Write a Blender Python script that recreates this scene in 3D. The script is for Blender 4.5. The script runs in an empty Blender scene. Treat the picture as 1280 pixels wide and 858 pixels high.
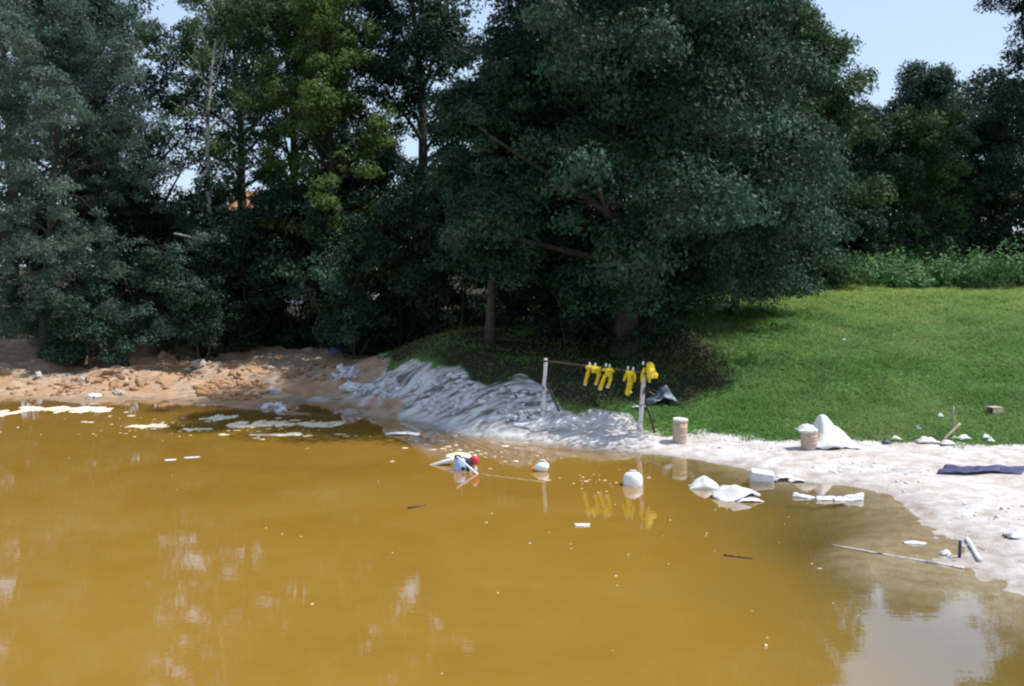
import bpy, bmesh, math, random
import numpy as np
from mathutils import Vector, Matrix, noise as mnoise

R = math.radians
scene = bpy.context.scene
C = scene.collection

# ------------------------------------------------------------------ camera
CAM_H = 4.5
F_PX = 1244.0            # focal length in pixels of the 1280 px wide photograph
PITCH = math.atan((429 - 345) / F_PX)
cam_d = bpy.data.cameras.new('camera')
cam = bpy.data.objects.new('camera', cam_d)
C.objects.link(cam)
cam_d.sensor_width = 36.0
cam_d.lens = 36.0 * F_PX / 1280.0
cam_d.clip_end = 3000
cam.location = (0, 0, CAM_H)
cam.rotation_euler = (R(90) - PITCH, 0, 0)
scene.camera = cam

# ------------------------------------------------------------------ light
SUN_EL, SUN_AZ_BACK = 60.0, 3.0          # sun on the right, a little beyond the trees
to_sun = Vector((math.cos(R(SUN_EL)) * math.cos(R(SUN_AZ_BACK)),
                 math.cos(R(SUN_EL)) * math.sin(R(SUN_AZ_BACK)), math.sin(R(SUN_EL))))
world = bpy.data.worlds.new('World')
scene.world = world
world.use_nodes = True
wn = world.node_tree
wn.nodes.clear()
sky = wn.nodes.new('ShaderNodeTexSky')
sky.sky_type = 'NISHITA'
sky.sun_disc = False
sky.sun_elevation = R(SUN_EL)
sky.sun_rotation = R(90 - SUN_AZ_BACK)
sky.air_density = 1.0
sky.dust_density = 1.0
sky.ozone_density = 1.0
bg = wn.nodes.new('ShaderNodeBackground')
bg.inputs['Strength'].default_value = 0.145
wo = wn.nodes.new('ShaderNodeOutputWorld')
hz_ = wn.nodes.new('ShaderNodeMix'); hz_.data_type = 'RGBA'          # thin even summer haze over the whole sky
hz_.inputs[0].default_value = 0.58
_hc = [i for i in hz_.inputs if i.type == 'RGBA']
wn.links.new(sky.outputs[0], _hc[0]); _hc[1].default_value = (4.3, 5.3, 6.9, 1)
wn.links.new([o_ for o_ in hz_.outputs if o_.type == 'RGBA'][0], bg.inputs[0])
wn.links.new(bg.outputs[0], wo.inputs[0])
sun_d = bpy.data.lights.new('sun', 'SUN')
sun_d.energy = 5.0
sun_d.angle = R(0.53)
sun_d.color = (1.0, 0.965, 0.92)
sun = bpy.data.objects.new('sun', sun_d)
C.objects.link(sun)
sun.rotation_euler = (-to_sun).to_track_quat('-Z', 'Y').to_euler()
vs = scene.view_settings
vs.view_transform = 'Standard'
vs.look = 'None'
vs.exposure = 0.2
vs.gamma = 1.0
vs.use_curve_mapping = False
scene.cycles.use_denoising = True
scene.cycles.max_bounces = 6
scene.cycles.diffuse_bounces = 3
scene.cycles.glossy_bounces = 3
scene.cycles.transmission_bounces = 3
scene.cycles.transparent_max_bounces = 6
scene.cycles.filter_width = 2.2

# ------------------------------------------------------------------ helpers
def ray(px, py):
    v = Vector(((px - 640) / F_PX, 1.0, (429 - py) / F_PX))
    c, s = math.cos(-PITCH), math.sin(-PITCH)
    return Vector((v.x, v.y * c - v.z * s, v.y * s + v.z * c))

def at(px, py, d):
    """point of the place seen at that spot of the photograph, d metres in front of the camera"""
    r = ray(px, py)
    k = d / r.y
    return Vector((r.x * k, d, CAM_H + r.z * k))

def onz(px, py, z=0.0):
    r = ray(px, py)
    k = (z - CAM_H) / r.z
    return Vector((r.x * k, r.y * k, z))

def smooth(a, b, x):
    t = np.clip((x - a) / (b - a), 0, 1)
    return t * t * (3 - 2 * t)

def _hash(ix, iy, seed):
    h = (ix.astype(np.int64) * 374761393 + iy.astype(np.int64) * 668265263 + seed * 974634777) & 0x7fffffff
    h = ((h ^ (h >> 13)) * 1274126177) & 0x7fffffff
    return ((h ^ (h >> 16)) & 0xffff) / 65535.0

def vnoise(x, y, seed=0):
    x = np.asarray(x, float); y = np.asarray(y, float)
    ix, iy = np.floor(x), np.floor(y)
    fx, fy = x - ix, y - iy
    fx = fx * fx * (3 - 2 * fx); fy = fy * fy * (3 - 2 * fy)
    a, b = _hash(ix, iy, seed), _hash(ix + 1, iy, seed)
    c, d = _hash(ix, iy + 1, seed), _hash(ix + 1, iy + 1, seed)
    return (a * (1 - fx) + b * fx) * (1 - fy) + (c * (1 - fx) + d * fx) * fy

def fbm(x, y, seed=0, octv=4):
    x = np.asarray(x, float); y = np.asarray(y, float)
    t, amp, tot = 0, 1.0, 0
    for o in range(octv):
        t = t + amp * vnoise(x * 2 ** o + 17.3 * o, y * 2 ** o - 9.1 * o, seed + o)
        tot += amp; amp *= 0.5
    return t / tot

def new_obj(name, mesh, parent=None, mat=None):
    o = bpy.data.objects.new(name, mesh)
    C.objects.link(o)
    if parent: o.parent = parent
    if mat is not None and mesh is not None and not mesh.materials: mesh.materials.append(mat)
    return o

def tag(o, label=None, cat=None, group=None, kind=None):
    if label: o['label'] = label
    if cat: o['category'] = cat
    if group: o['group'] = group
    if kind: o['kind'] = kind
    return o

def empty(name, loc, rz=0.0):
    o = bpy.data.objects.new(name, None)
    C.objects.link(o)
    o.location = loc; o.rotation_euler = (0, 0, rz)
    o.empty_display_size = 0.2
    return o

def np_mesh(name, verts, faces, smooth_shade=False):
    """faces: (n,k) array, all faces of the same size"""
    me = bpy.data.meshes.new(name)
    verts = np.asarray(verts, np.float32); faces = np.asarray(faces, np.int32)
    n, k = faces.shape
    me.vertices.add(len(verts)); me.vertices.foreach_set('co', verts.ravel())
    me.loops.add(n * k); me.loops.foreach_set('vertex_index', faces.ravel())
    me.polygons.add(n)
    me.polygons.foreach_set('loop_start', np.arange(0, n * k, k, dtype=np.int32))
    try: me.polygons.foreach_set('loop_total', np.full(n, k, np.int32))
    except Exception: pass
    if smooth_shade: me.polygons.foreach_set('use_smooth', np.ones(n, bool))
    me.update(calc_edges=True)
    return me

class MB:
    """collects tubes, boxes and lofts into ONE mesh"""
    def __init__(s): s.v = []; s.f = []
    def add(s, vs_, fs_):
        o = len(s.v); s.v += [tuple(p) for p in vs_]; s.f += [tuple(i + o for i in f) for f in fs_]
    def tube(s, pts, rad, n=8, cap=True, flat=1.0, seed=None):
        pts = [Vector(p) for p in pts]
        if not hasattr(rad, '__len__'): rad = [rad] * len(pts)
        vs_, fs_ = [], []
        up = Vector((0, 0, 1)); prev = None
        for i, p in enumerate(pts):
            t = (pts[min(i + 1, len(pts) - 1)] - pts[max(i - 1, 0)])
            t = t.normalized() if t.length > 1e-9 else Vector((0, 0, 1))
            if prev is None:
                a = t.cross(up)
                if a.length < 1e-3: a = t.cross(Vector((0, 1, 0)))
            else:
                a = prev - t * prev.dot(t)
            a.normalize(); b = t.cross(a); prev = a
            for k in range(n):
                g = 2 * math.pi * k / n
                vs_.append(p + (a * math.cos(g) + b * math.sin(g) * flat) * rad[i])
        m = len(pts)
        for i in range(m - 1):
            for k in range(n):
                k2 = (k + 1) % n
                fs_.append((i * n + k, i * n + k2, (i + 1) * n + k2, (i + 1) * n + k))
        if cap:
            fs_.append(tuple(range(n - 1, -1, -1))); fs_.append(tuple((m - 1) * n + k for k in range(n)))
        s.add(vs_, fs_)
    def box(s, c, d, mat=None):
        c = Vector(c); vs_ = []
        for sx in (-.5, .5):
            for sy in (-.5, .5):
                for sz in (-.5, .5):
                    q = Vector((sx * d[0], sy * d[1], sz * d[2]))
                    vs_.append((mat @ q if mat is not None else q) + c)
        s.add(vs_, [(0, 1, 3, 2), (4, 6, 7, 5), (0, 4, 5, 1), (2, 3, 7, 6), (0, 2, 6, 4), (1, 5, 7, 3)])
    def lathe(s, prof, n=24, c=(0, 0, 0)):
        vs_, fs_ = [], []
        for r, z in prof:
            for k in range(n):
                g = 2 * math.pi * k / n
                vs_.append((c[0] + r * math.cos(g), c[1] + r * math.sin(g), c[2] + z))
        for i in range(len(prof) - 1):
            for k in range(n):
                k2 = (k + 1) % n
                fs_.append((i * n + k, i * n + k2, (i + 1) * n + k2, (i + 1) * n + k))
        fs_.append(tuple(range(n - 1, -1, -1))); fs_.append(tuple((len(prof) - 1) * n + k for k in range(n)))
        s.add(vs_, fs_)
    def build(s, name, mat, parent=None, sm=True):
        me = bpy.data.meshes.new(name)
        me.from_pydata([tuple(v) for v in s.v], [], s.f)
        if sm:
            me.polygons.foreach_set('use_smooth', np.ones(len(me.polygons), bool))
        me.update()
        return new_obj(name, me, parent, mat)

# ------------------------------------------------------------------ materials
def mat_base(name):
    m = bpy.data.materials.new(name); m.use_nodes = True
    nt = m.node_tree
    b = nt.nodes['Principled BSDF']
    return m, nt, b

def nd(nt, typ, **kw):
    n = nt.nodes.new(typ)
    for k, v in kw.items():
        if k in n.inputs: n.inputs[k].default_value = v
        else: setattr(n, k, v)
    return n

def ramp(nt, fac, stops):
    r = nt.nodes.new('ShaderNodeValToRGB')
    el = r.color_ramp.elements
    while len(el) < len(stops): el.new(0.5)
    for e, (p, c) in zip(el, stops):
        e.position = p
        e.color = (*c, 1) if hasattr(c, '__len__') else (c, c, c, 1)
    nt.links.new(fac, r.inputs[0])
    return r.outputs[0]

def noise_tex(nt, scale, detail=4, rough=0.55, vec=None, dist=0.0):
    n = nd(nt, 'ShaderNodeTexNoise')
    n.inputs['Scale'].default_value = scale
    n.inputs['Detail'].default_value = detail
    n.inputs['Roughness'].default_value = rough
    n.inputs['Distortion'].default_value = dist
    if vec is not None: nt.links.new(vec, n.inputs['Vector'])
    return n.outputs['Fac']

def coords(nt, kind='Object'):
    return nt.nodes.new('ShaderNodeTexCoord').outputs[kind]

def math_n(nt, op, a, b=None, clamp=False):
    n = nt.nodes.new('ShaderNodeMath'); n.operation = op; n.use_clamp = clamp
    for i, v in enumerate((a, b)):
        if v is None: continue
        if isinstance(v, (int, float)): n.inputs[i].default_value = v
        else: nt.links.new(v, n.inputs[i])
    return n.outputs[0]

def mixc(nt, fac, a, b):
    n = nt.nodes.new('ShaderNodeMix'); n.data_type = 'RGBA'
    ins = [i for i in n.inputs if i.type == 'RGBA']
    for v, i in ((a, ins[0]), (b, ins[1])):
        if isinstance(v, tuple): i.default_value = (*v, 1)
        else: nt.links.new(v, i)
    f = n.inputs[0]
    if isinstance(fac, (int, float)): f.default_value = fac
    else: nt.links.new(fac, f)
    return [o for o in n.outputs if o.type == 'RGBA'][0]

def bump(nt, h, bsdf, strength=0.4, dist=0.03):
    b = nd(nt, 'ShaderNodeBump'); b.inputs['Strength'].default_value = strength; b.inputs['Distance'].default_value = dist
    nt.links.new(h, b.inputs['Height']); nt.links.new(b.outputs[0], bsdf.inputs['Normal'])

def simple(name, stops, scale=6, rough=0.7, bmp=0.3, bdist=0.01, spec=0.3):
    m, nt, b = mat_base(name)
    f = noise_tex(nt, scale, 5, 0.6, coords(nt))
    nt.links.new(ramp(nt, f, stops), b.inputs['Base Color'])
    b.inputs['Roughness'].default_value = rough
    b.inputs['Specular IOR Level'].default_value = spec
    if bmp: bump(nt, noise_tex(nt, scale * 4, 4, 0.6, coords(nt)), b, bmp, bdist)
    return m

def leaf_mat(name, dark, light, tip, trans=0.3, scale=0.55, crest=False):
    m, nt, b = mat_base(name)
    g = nt.nodes.new('ShaderNodeNewGeometry')
    rnd = g.outputs['Random Per Island']
    big = noise_tex(nt, scale, 4 if crest else 2, 0.6 if crest else 0.5, coords(nt))
    ta = nt.nodes.new('ShaderNodeAttribute'); ta.attribute_name = 'tone'
    mixed = rnd if crest else math_n(nt, 'ADD', math_n(nt, 'MULTIPLY', rnd, .45), math_n(nt, 'MULTIPLY', ta.outputs['Fac'], .75), True)
    c1 = mixc(nt, mixed, dark, light)
    f = ramp(nt, big, [(0.42, 0.0), (0.68, 1.0)])
    c2 = mixc(nt, math_n(nt, 'MULTIPLY', f, 0.6), c1, tip)
    if crest:            # drier, yellower grass on the flat ground above the slope
        sp = nt.nodes.new('ShaderNodeSeparateXYZ'); nt.links.new(coords(nt), sp.inputs[0])
        zz = math_n(nt, 'ADD', sp.outputs[2], math_n(nt, 'MULTIPLY', big, 1.6))
        c2 = mixc(nt, ramp(nt, math_n(nt, 'MULTIPLY', zz, .2), [(.66, 0.0), (.88, .75)]), c2, (0.310, 0.420, 0.120))
    nt.links.new(c2, b.inputs['Base Color'])
    b.inputs['Roughness'].default_value = 0.6
    b.inputs['Specular IOR Level'].default_value = 0.18
    t = nt.nodes.new('ShaderNodeBsdfTranslucent')
    nt.links.new(c2, t.inputs[0])
    mx = nt.nodes.new('ShaderNodeMixShader'); mx.inputs[0].default_value = trans
    nt.links.new(b.outputs[0], mx.inputs[1]); nt.links.new(t.outputs[0], mx.inputs[2])
    nt.links.new(mx.outputs[0], nt.nodes['Material Output'].inputs[0])
    return m

M = {}
M['leaf_oak'] = leaf_mat('leaf_oak', (0.004, 0.018, 0.010), (0.040, 0.094, 0.054), (0.084, 0.160, 0.100), .2)
M['leaf_dark'] = leaf_mat('leaf_dark', (0.004, 0.014, 0.009), (0.026, 0.060, 0.036), (0.034, 0.070, 0.040), .2)
M['leaf_mid'] = leaf_mat('leaf_mid', (0.012, 0.034, 0.014), (0.060, 0.120, 0.045), (0.110, 0.180, 0.060), .3)
M['leaf_willow'] = leaf_mat('leaf_willow', (0.014, 0.040, 0.030), (0.105, 0.168, 0.132), (0.180, 0.250, 0.205), .25)
M['leaf_lime'] = leaf_mat('leaf_lime', (0.045, 0.085, 0.022), (0.100, 0.165, 0.040), (0.190, 0.260, 0.065), 0.45)
M['leaf_far'] = leaf_mat('leaf_far', (0.010, 0.034, 0.026), (0.054, 0.106, 0.072), (0.062, 0.116, 0.064), .25)
M['leaf_bramble'] = leaf_mat('leaf_bramble', (0.065, 0.160, 0.055), (0.150, 0.290, 0.110), (0.200, 0.330, 0.145))
M['bark'] = simple('bark', [(0.3, (0.035, 0.028, 0.022)), (0.7, (0.10, 0.085, 0.07))], 7, 0.9, 0.8, 0.03)
M['bark_pale'] = simple('bark_pale', [(0.38, (0.06, 0.05, 0.05)), (0.5, (0.42, 0.40, 0.38)), (0.75, (0.55, 0.53, 0.50))], 3.5, 0.8, 0.4, 0.02)
M['birch_pole'] = simple('birch_pole', [(0.36, (0.09, 0.08, 0.10)), (0.46, (0.55, 0.52, 0.50)), (0.8, (0.74, 0.72, 0.70))], 7, 0.7, 0.4, 0.01)
M['wood_dark'] = simple('wood_dark', [(0.3, (0.035, 0.027, 0.02)), (0.7, (0.11, 0.08, 0.055))], 14, 0.8, 0.5, 0.01)
M['wood_pale'] = simple('wood_pale', [(0.3, (0.30, 0.23, 0.14)), (0.7, (0.52, 0.43, 0.30))], 14, 0.7, 0.4, 0.006)
M['yellow'] = simple('yellow_cloth', [(0.3, (0.50, 0.35, 0.006)), (0.6, (0.78, 0.58, 0.012))], 5, 0.42, 0.35, 0.02, 0.5)
M['cuff'] = simple('cuff_cloth', [(0.3, (0.55, 0.50, 0.34)), (0.7, (0.75, 0.70, 0.52))], 8, 0.6)
M['white_tie'] = simple('white_tie', [(0.3, (0.55, 0.53, 0.55)), (0.7, (0.8, 0.78, 0.78))], 12, 0.6)
M['white_plastic'] = simple('white_plastic', [(0.25, (0.48, 0.46, 0.43)), (0.55, (0.70, 0.70, 0.71))], 3, 0.45, 0.3, 0.02)
M['white_sheet'] = simple('white_sheet', [(0.25, (0.42, 0.38, 0.33)), (0.48, (0.62, 0.60, 0.60)), (0.8, (0.72, 0.71, 0.72))], 3, 0.55, 0.5, 0.03)
M['drum'] = simple('drum_board', [(0.25, (0.40, 0.27, 0.20)), (0.75, (0.56, 0.42, 0.33))], 3, 0.8, 0.2)
M['drum_lid'] = simple('drum_lid', [(0.3, (0.60, 0.56, 0.50)), (0.7, (0.78, 0.75, 0.70))], 5, 0.6, 0.2)
M['hoop'] = simple('drum_hoop', [(0.3, (0.38, 0.29, 0.22)), (0.7, (0.54, 0.43, 0.35))], 8, 0.5, 0.2)
M['orange'] = simple('orange_cap', [(0.3, (0.62, 0.20, 0.03)), (0.7, (0.75, 0.30, 0.05))], 12, 0.5, 0.1)
M['red'] = simple('red_paint', [(0.3, (0.40, 0.02, 0.03)), (0.7, (0.62, 0.05, 0.07))], 9, 0.4, 0.2)
M['pump_blue'] = simple('pump_blue', [(0.3, (0.20, 0.30, 0.60)), (0.6, (0.45, 0.55, 0.75)), (0.8, (0.70, 0.76, 0.85))], 5, 0.45, 0.2)
M['navy_metal'] = simple('navy_metal', [(0.3, (0.02, 0.025, 0.08)), (0.7, (0.06, 0.07, 0.16))], 9, 0.5, 0.2)
M['black'] = simple('black_rubber', [(0.3, (0.012, 0.012, 0.014)), (0.7, (0.03, 0.03, 0.034))], 9, 0.6, 0.2)
M['tarp'] = simple('navy_tarp', [(0.3, (0.030, 0.030, 0.085)), (0.6, (0.060, 0.058, 0.14)), (0.85, (0.14, 0.13, 0.2))], 5, 0.5, 0.6, 0.02)
M['grey_sheet'] = simple('grey_sheet', [(0.36, (0.05, 0.07, 0.11)), (0.52, (0.17, 0.21, 0.26)), (0.72, (0.50, 0.53, 0.56))], 4, 0.5, 0.6, 0.03)
M['blue_sack'] = simple('blue_sack', [(0.3, (0.10, 0.12, 0.36)), (0.7, (0.20, 0.24, 0.55))], 5, 0.6)
M['foam'] = simple('foam', [(0.25, (0.50, 0.40, 0.24)), (0.5, (0.68, 0.60, 0.44)), (0.8, (0.78, 0.74, 0.64))], 2.5, 0.8, 0.6, 0.02, 0.2)
M['clod'] = simple('mud_clod', [(0.3, (0.24, 0.13, 0.07)), (0.55, (0.38, 0.22, 0.12)), (0.8, (0.46, 0.34, 0.24))], 1.2, 0.95, 0.7, 0.03, 0.1)
M['silt_lump'] = simple('silt_lump', [(0.3, (0.30, 0.26, 0.25)), (0.5, (0.62, 0.60, 0.62)), (0.8, (0.74, 0.73, 0.75))], 2.0, 0.95, 0.6, 0.03, 0.1)
M['stone'] = simple('stone', [(0.3, (0.30, 0.28, 0.26)), (0.7, (0.55, 0.53, 0.50))], 4, 0.9, 0.6, 0.03)
M['dark_debris'] = simple('dark_debris', [(0.3, (0.03, 0.018, 0.01)), (0.7, (0.10, 0.06, 0.03))], 9, 0.9)
M['box'] = simple('weathered_box', [(0.3, (0.34, 0.24, 0.16)), (0.7, (0.58, 0.48, 0.36))], 8, 0.8)
M['grass'] = leaf_mat('grass_blades', (0.078, 0.170, 0.044), (0.170, 0.315, 0.085), (0.285, 0.350, 0.140), 0.45, 0.28, crest=True)
M['flower'] = simple('flower_yellow', [(0.3, (0.55, 0.42, 0.01)), (0.7, (0.75, 0.6, 0.02))], 9, 0.7, 0)
M['house_wall'] = simple('house_wall', [(0.3, (0.62, 0.60, 0.55)), (0.7, (0.74, 0.72, 0.68))], 2, 0.9)
M['roof_tile'] = simple('roof_tile', [(0.3, (0.26, 0.12, 0.06)), (0.7, (0.36, 0.19, 0.10))], 3, 0.85)
M['pane'] = simple('pane', [(0.3, (0.03, 0.035, 0.04)), (0.7, (0.05, 0.06, 0.07))], 2, 0.15, 0)

# ------------------------------------------------------------------ terrain shape
cp = []
def P(px, py, d): v = at(px, py, d); cp.append((v.x, v.y, v.z))
def Wp(px, py, z=0.0): v = onz(px, py, 0.0); cp.append((v.x, v.y, z))
shore_px = [(-260, 500), (-120, 499), (0, 498), (60, 500), (110, 505), (150, 501), (210, 500), (260, 506), (310, 512), (360, 519), (420, 518),
            (470, 513), (508, 516), (525, 527), (560, 540), (605, 546), (650, 551), (700, 556), (760, 562), (805, 566),
            (850, 572), (900, 580), (950, 592), (1000, 602), (1050, 606), (1100, 617), (1138, 640), (1146, 662), (1135, 682),
            (1165, 700), (1215, 718), (1280, 744), (1360, 790)]
for p in shore_px: Wp(*p)
shore_w = [onz(*p) for p in shore_px]
# the pond floor
for px, py, z in [(0, 530, -.6), (110, 530, -.6), (210, 530, -.6), (310, 540, -.6), (420, 548, -.5), (500, 560, -.6), (560, 570, -.7), (650, 580, -.8),
                  (740, 590, -.75), (820, 600, -.55), (900, 612, -.4), (960, 625, -.35), (1030, 632, -.20), (1085, 645, -.10), (1060, 665, -.09), (1110, 662, -.05),
                  (980, 660, -.5), (980, 700, -.45), (1040, 690, -.07), (1090, 690, -.035), (1130, 700, -.02), (1040, 715, -.12), (1120, 725, -.06), (1200, 748, -.06), (1280, 775, -.07), (1120, 760, -.22), (1200, 790, -.25),
                  (900, 720, -1.0), (1000, 790, -.9), (1150, 830, -.7), (700, 640, -1.3), (500, 640, -1.4), (250, 600, -1.4), (0, 600, -1.4), (-200, 600, -1.3),
                  (600, 780, -1.6), (200, 760, -1.6), (1300, 880, -.7)]: Wp(px, py, z)
# the mud bank on the left
for a in [(-250, 470, 41), (-250, 430, 49), (0, 470, 40), (0, 430, 47), (100, 470, 40), (100, 440, 45), (160, 435, 46), (250, 440, 45), (250, 480, 38.5),
          (330, 440, 45), (330, 490, 36.8), (400, 445, 44), (400, 480, 38), (450, 485, 36.4), (460, 448, 42.5),
          # the powdered bank below the trees
          (500, 480, 32.5), (500, 462, 35), (540, 445, 33), (600, 440, 33.5), (600, 480, 31), (600, 520, 28.6), (540, 500, 31.0),
          (650, 455, 31.5), (650, 500, 28.8), (680, 520, 28), (700, 470, 31), (740, 520, 27.5), (740, 480, 31), (740, 430, 36),
          (800, 530, 27), (800, 548, 26.3), (830, 480, 31), (600, 420, 37), (640, 410, 40), (740, 385, 46), (560, 420, 38), (500, 440, 38),
          # beach and meadow
          (850, 552, 25.8), (850, 520, 27.8), (850, 430, 34.5), (900, 535, 26.8), (900, 500, 29.3), (900, 450, 33), (900, 400, 38), (900, 370, 46), (900, 355, 56),
          (1000, 560, 24.6), (1000, 535, 26.5), (1000, 500, 29), (1000, 450, 32.5), (1000, 400, 38), (1000, 365, 48),
          (1100, 592, 22.1), (1100, 555, 25), (1100, 520, 27.5), (1100, 450, 33), (1100, 392, 40), (1100, 364, 50),
          (1200, 640, 18.5), (1200, 590, 22), (1200, 550, 25.3), (1200, 500, 29), (1200, 440, 34), (1200, 392, 40), (1200, 364, 50), (1180, 680, 16.55),
          (1280, 700, 15.4), (1280, 640, 18.3), (1280, 580, 22.6), (1280, 550, 25), (1280, 500, 28.6), (1280, 440, 33.5), (1280, 392, 40), (1280, 364, 50),
          (1460, 640, 18.3), (1460, 560, 24.5), (1460, 500, 28.6), (1460, 440, 33.5), (1460, 392, 40), (1460, 364, 50)]: P(*a)
cp += [(-14, 60, 1.6), (-30, 60, 1.8), (-3, 55, 2.4), (-20, 80, 2.4), (0, 80, 3.4), (25, 75, 4.4), (60, 70, 4.6), (-60, 60, 2.2), (-60, 30, 1.6), (60, 30, 3.0),
       (-45, 12, 1.2), (-50, -5, 2.5), (16, 8, 1.0), (12, 6, 0.6), (30, 10, 1.6), (20, 14, .8), (8, 7.5, -.5), (0, 7, -1.2), (-15, 7, -1.2), (-30, 10, -1.0), (-33, 25, -1.0),
       (0, 2.2, 0.6), (-15, 2, 0.6), (-32, 2, .6), (9, 2.6, .7), (0, -2, 2.7), (20, -2, 2.8), (-20, -3, 2.8), (0, -30, 3.4), (40, -30, 3.6), (-50, -40, 3.4), (0, 130, 5), (80, 130, 5.5), (-80, 130, 4)]
cp = np.array(cp)
CC = 1.2
def _phi(a, b):
    d2 = (a[:, None, 0] - b[None, :, 0]) ** 2 + (a[:, None, 1] - b[None, :, 1]) ** 2
    return np.sqrt(d2 + CC * CC)
n_ = len(cp)
A = np.zeros((n_ + 1, n_ + 1))
A[:n_, :n_] = _phi(cp, cp) - np.eye(n_) * 0.05      # a little slack keeps it smooth
A[:n_, n_] = 1; A[n_, :n_] = 1
wts = np.linalg.solve(A, np.append(cp[:, 2], 0))

def base_h(x, y):
    x = np.atleast_1d(np.asarray(x, float)); y = np.atleast_1d(np.asarray(y, float))
    out = np.empty(x.shape).ravel(); q = np.stack([x.ravel(), y.ravel()], 1)
    for i in range(0, len(q), 20000):
        out[i:i + 20000] = _phi(q[i:i + 20000], cp) @ wts[:n_] + wts[n_]
    out = out.reshape(x.shape)
    far = smooth(110, 170, np.hypot(x, y - 30))
    return out * (1 - far) + far * (5.0 + 2.0 * fbm(x / 60, y / 60, 5))

# where the grass begins, as a line over the ground (x, y), from the gully round to the right
_gl = [onz(p[0], p[1], p[2]) for p in [(480, 436, 1.8), (508, 437, 1.9), (545, 441, 1.95), (612, 454, 1.8), (650, 470, 1.4), (690, 495, .95), (720, 516, .65),
                                       (780, 522, .55), (830, 533, .45), (880, 530, .48), (930, 538, .42), (985, 545, .4), (1060, 550, .35), (1150, 552, .33), (1280, 556, .33), (1500, 562, .33)]]
glx = np.array([p.x for p in _gl]); gly = np.array([p.y for p in _gl])
def masks(x, y):
    """grass, silt, mud, litter weights of the ground; the last includes painted tree shade"""
    wob = (fbm(x * 0.8, y * 0.8, 11) - .5) * 2.0
    yb = np.interp(x, glx, gly)
    g = smooth(-0.45, 0.45, y - yb + wob * 0.9)
    left = smooth(-3.6, -4.8, x + wob * 0.7 + (y - 34) * 0.15)      # the gully and all left of it
    left = left * smooth(22, 26, y)
    g = g * (1 - left)
    lit_edge = np.interp(x, [-40, -22, -16, -12, -8, -5], [52, 50, 47.5, 46.5, 45, 42])
    litter_shade_w = left * smooth(-0.6, 0.6, y - lit_edge + wob)
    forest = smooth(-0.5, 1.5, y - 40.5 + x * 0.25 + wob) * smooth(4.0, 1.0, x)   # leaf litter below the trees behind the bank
    litter_shade_w = np.maximum(litter_shade_w, forest * (1 - left) * 0.9)
    under = smooth(6.6, 4.2, np.hypot(x - 2.0, y - 33.4) + wob * 1.2) * .88  # shade of the great tree, painted into the ground as a dark patch
    litter_shade_w = np.maximum(litter_shade_w, under * g * (1 - left))
    top = smooth(1.6, -0.6, x + wob * .6) * smooth(-.1, 1.0, y - np.interp(x, glx, gly)) * .9  # grass on the bank top darkened the same way, painted shade
    litter_shade_w = np.maximum(litter_shade_w, top * g * (1 - left))
    near = smooth(9, 4, y)
    g = np.maximum(g, near)
    mud = left * (1 - litter_shade_w) * (1 - near)
    silt = np.clip(1 - g - mud - litter_shade_w, 0, 1)
    g = np.clip(g - litter_shade_w, 0, 1)
    return g, silt, mud, litter_shade_w

def ground(x, y):
    x = np.atleast_1d(np.asarray(x, float)); y = np.atleast_1d(np.asarray(y, float))
    h = base_h(x, y)
    g, s, m, l = masks(x, y)
    above = smooth(0.0, 0.35, h)
    bankm = s * smooth(3.2, 1.2, x) * above                       # furrowed bank
    h = h + m * above * ((fbm(x * .55, y * .9, 21) - .5) * .75 + (fbm(x * 2.2, y * 2.6, 22) - .5) * .34)
    u = x * .8 + y * .6; v = -x * .6 + y * .8
    h = h + bankm * ((fbm(u * .55, v * 2.0, 31) - .5) * .32 + (fbm(x * 3, y * 3, 32) - .5) * .10)
    h = h + s * (1 - bankm) * ((fbm(x * 1.3, y * 1.3, 41) - .5) * .10 * smooth(-.05, .15, h) + (fbm(x * 4, y * 4, 42) - .5) * .035)
    h = h + (g + l) * ((fbm(x * .35, y * .35, 51) - .5) * .5 * smooth(.4, 1.4, h) + (fbm(x * 1.6, y * 1.6, 52) - .5) * .10)
    return h

def axis(lo, hi, step, far, grow=1.18):
    a = list(np.arange(lo, hi + 1e-6, step)); s = step
    while a[-1] < far: s *= grow; a.append(a[-1] + s)
    s = step; b = []
    q = lo
    while q > -far: s *= grow; q -= s; b.append(q)
    return np.array(b[::-1] + a)
ax, ay = axis(-20.0, 17.0, 0.15, 900), axis(11.0, 50.0, 0.15, 900)
GX, GY = np.meshgrid(ax, ay)
GZ = ground(GX, GY)
gm = masks(GX, GY)
nx, ny = len(ax), len(ay)
idx = np.arange(nx * ny).reshape(ny, nx)
quads = np.stack([idx[:-1, :-1], idx[:-1, 1:], idx[1:, 1:], idx[1:, :-1]], -1).reshape(-1, 4)
allv = np.stack([GX, GY, GZ], -1).reshape(-1, 3)
wt = np.stack([m_.ravel() for m_ in gm], 1)
dom = wt[quads].mean(1)
zc = allv[quads, 2].mean(1)
region = dom.argmax(1)
region[(zc < -0.12)] = 4

def gz(x, y):
    if not (-19.5 < x < 16.5 and 11.5 < y < 49.5): return float(ground(x, y)[0])
    i = np.searchsorted(ax, x) - 1; j = np.searchsorted(ay, y) - 1
    fx = (x - ax[i]) / (ax[i + 1] - ax[i]); fy = (y - ay[j]) / (ay[j + 1] - ay[j])
    return float((GZ[j, i] * (1 - fx) + GZ[j, i + 1] * fx) * (1 - fy) + (GZ[j + 1, i] * (1 - fx) + GZ[j + 1, i + 1] * fx) * fy)

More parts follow.
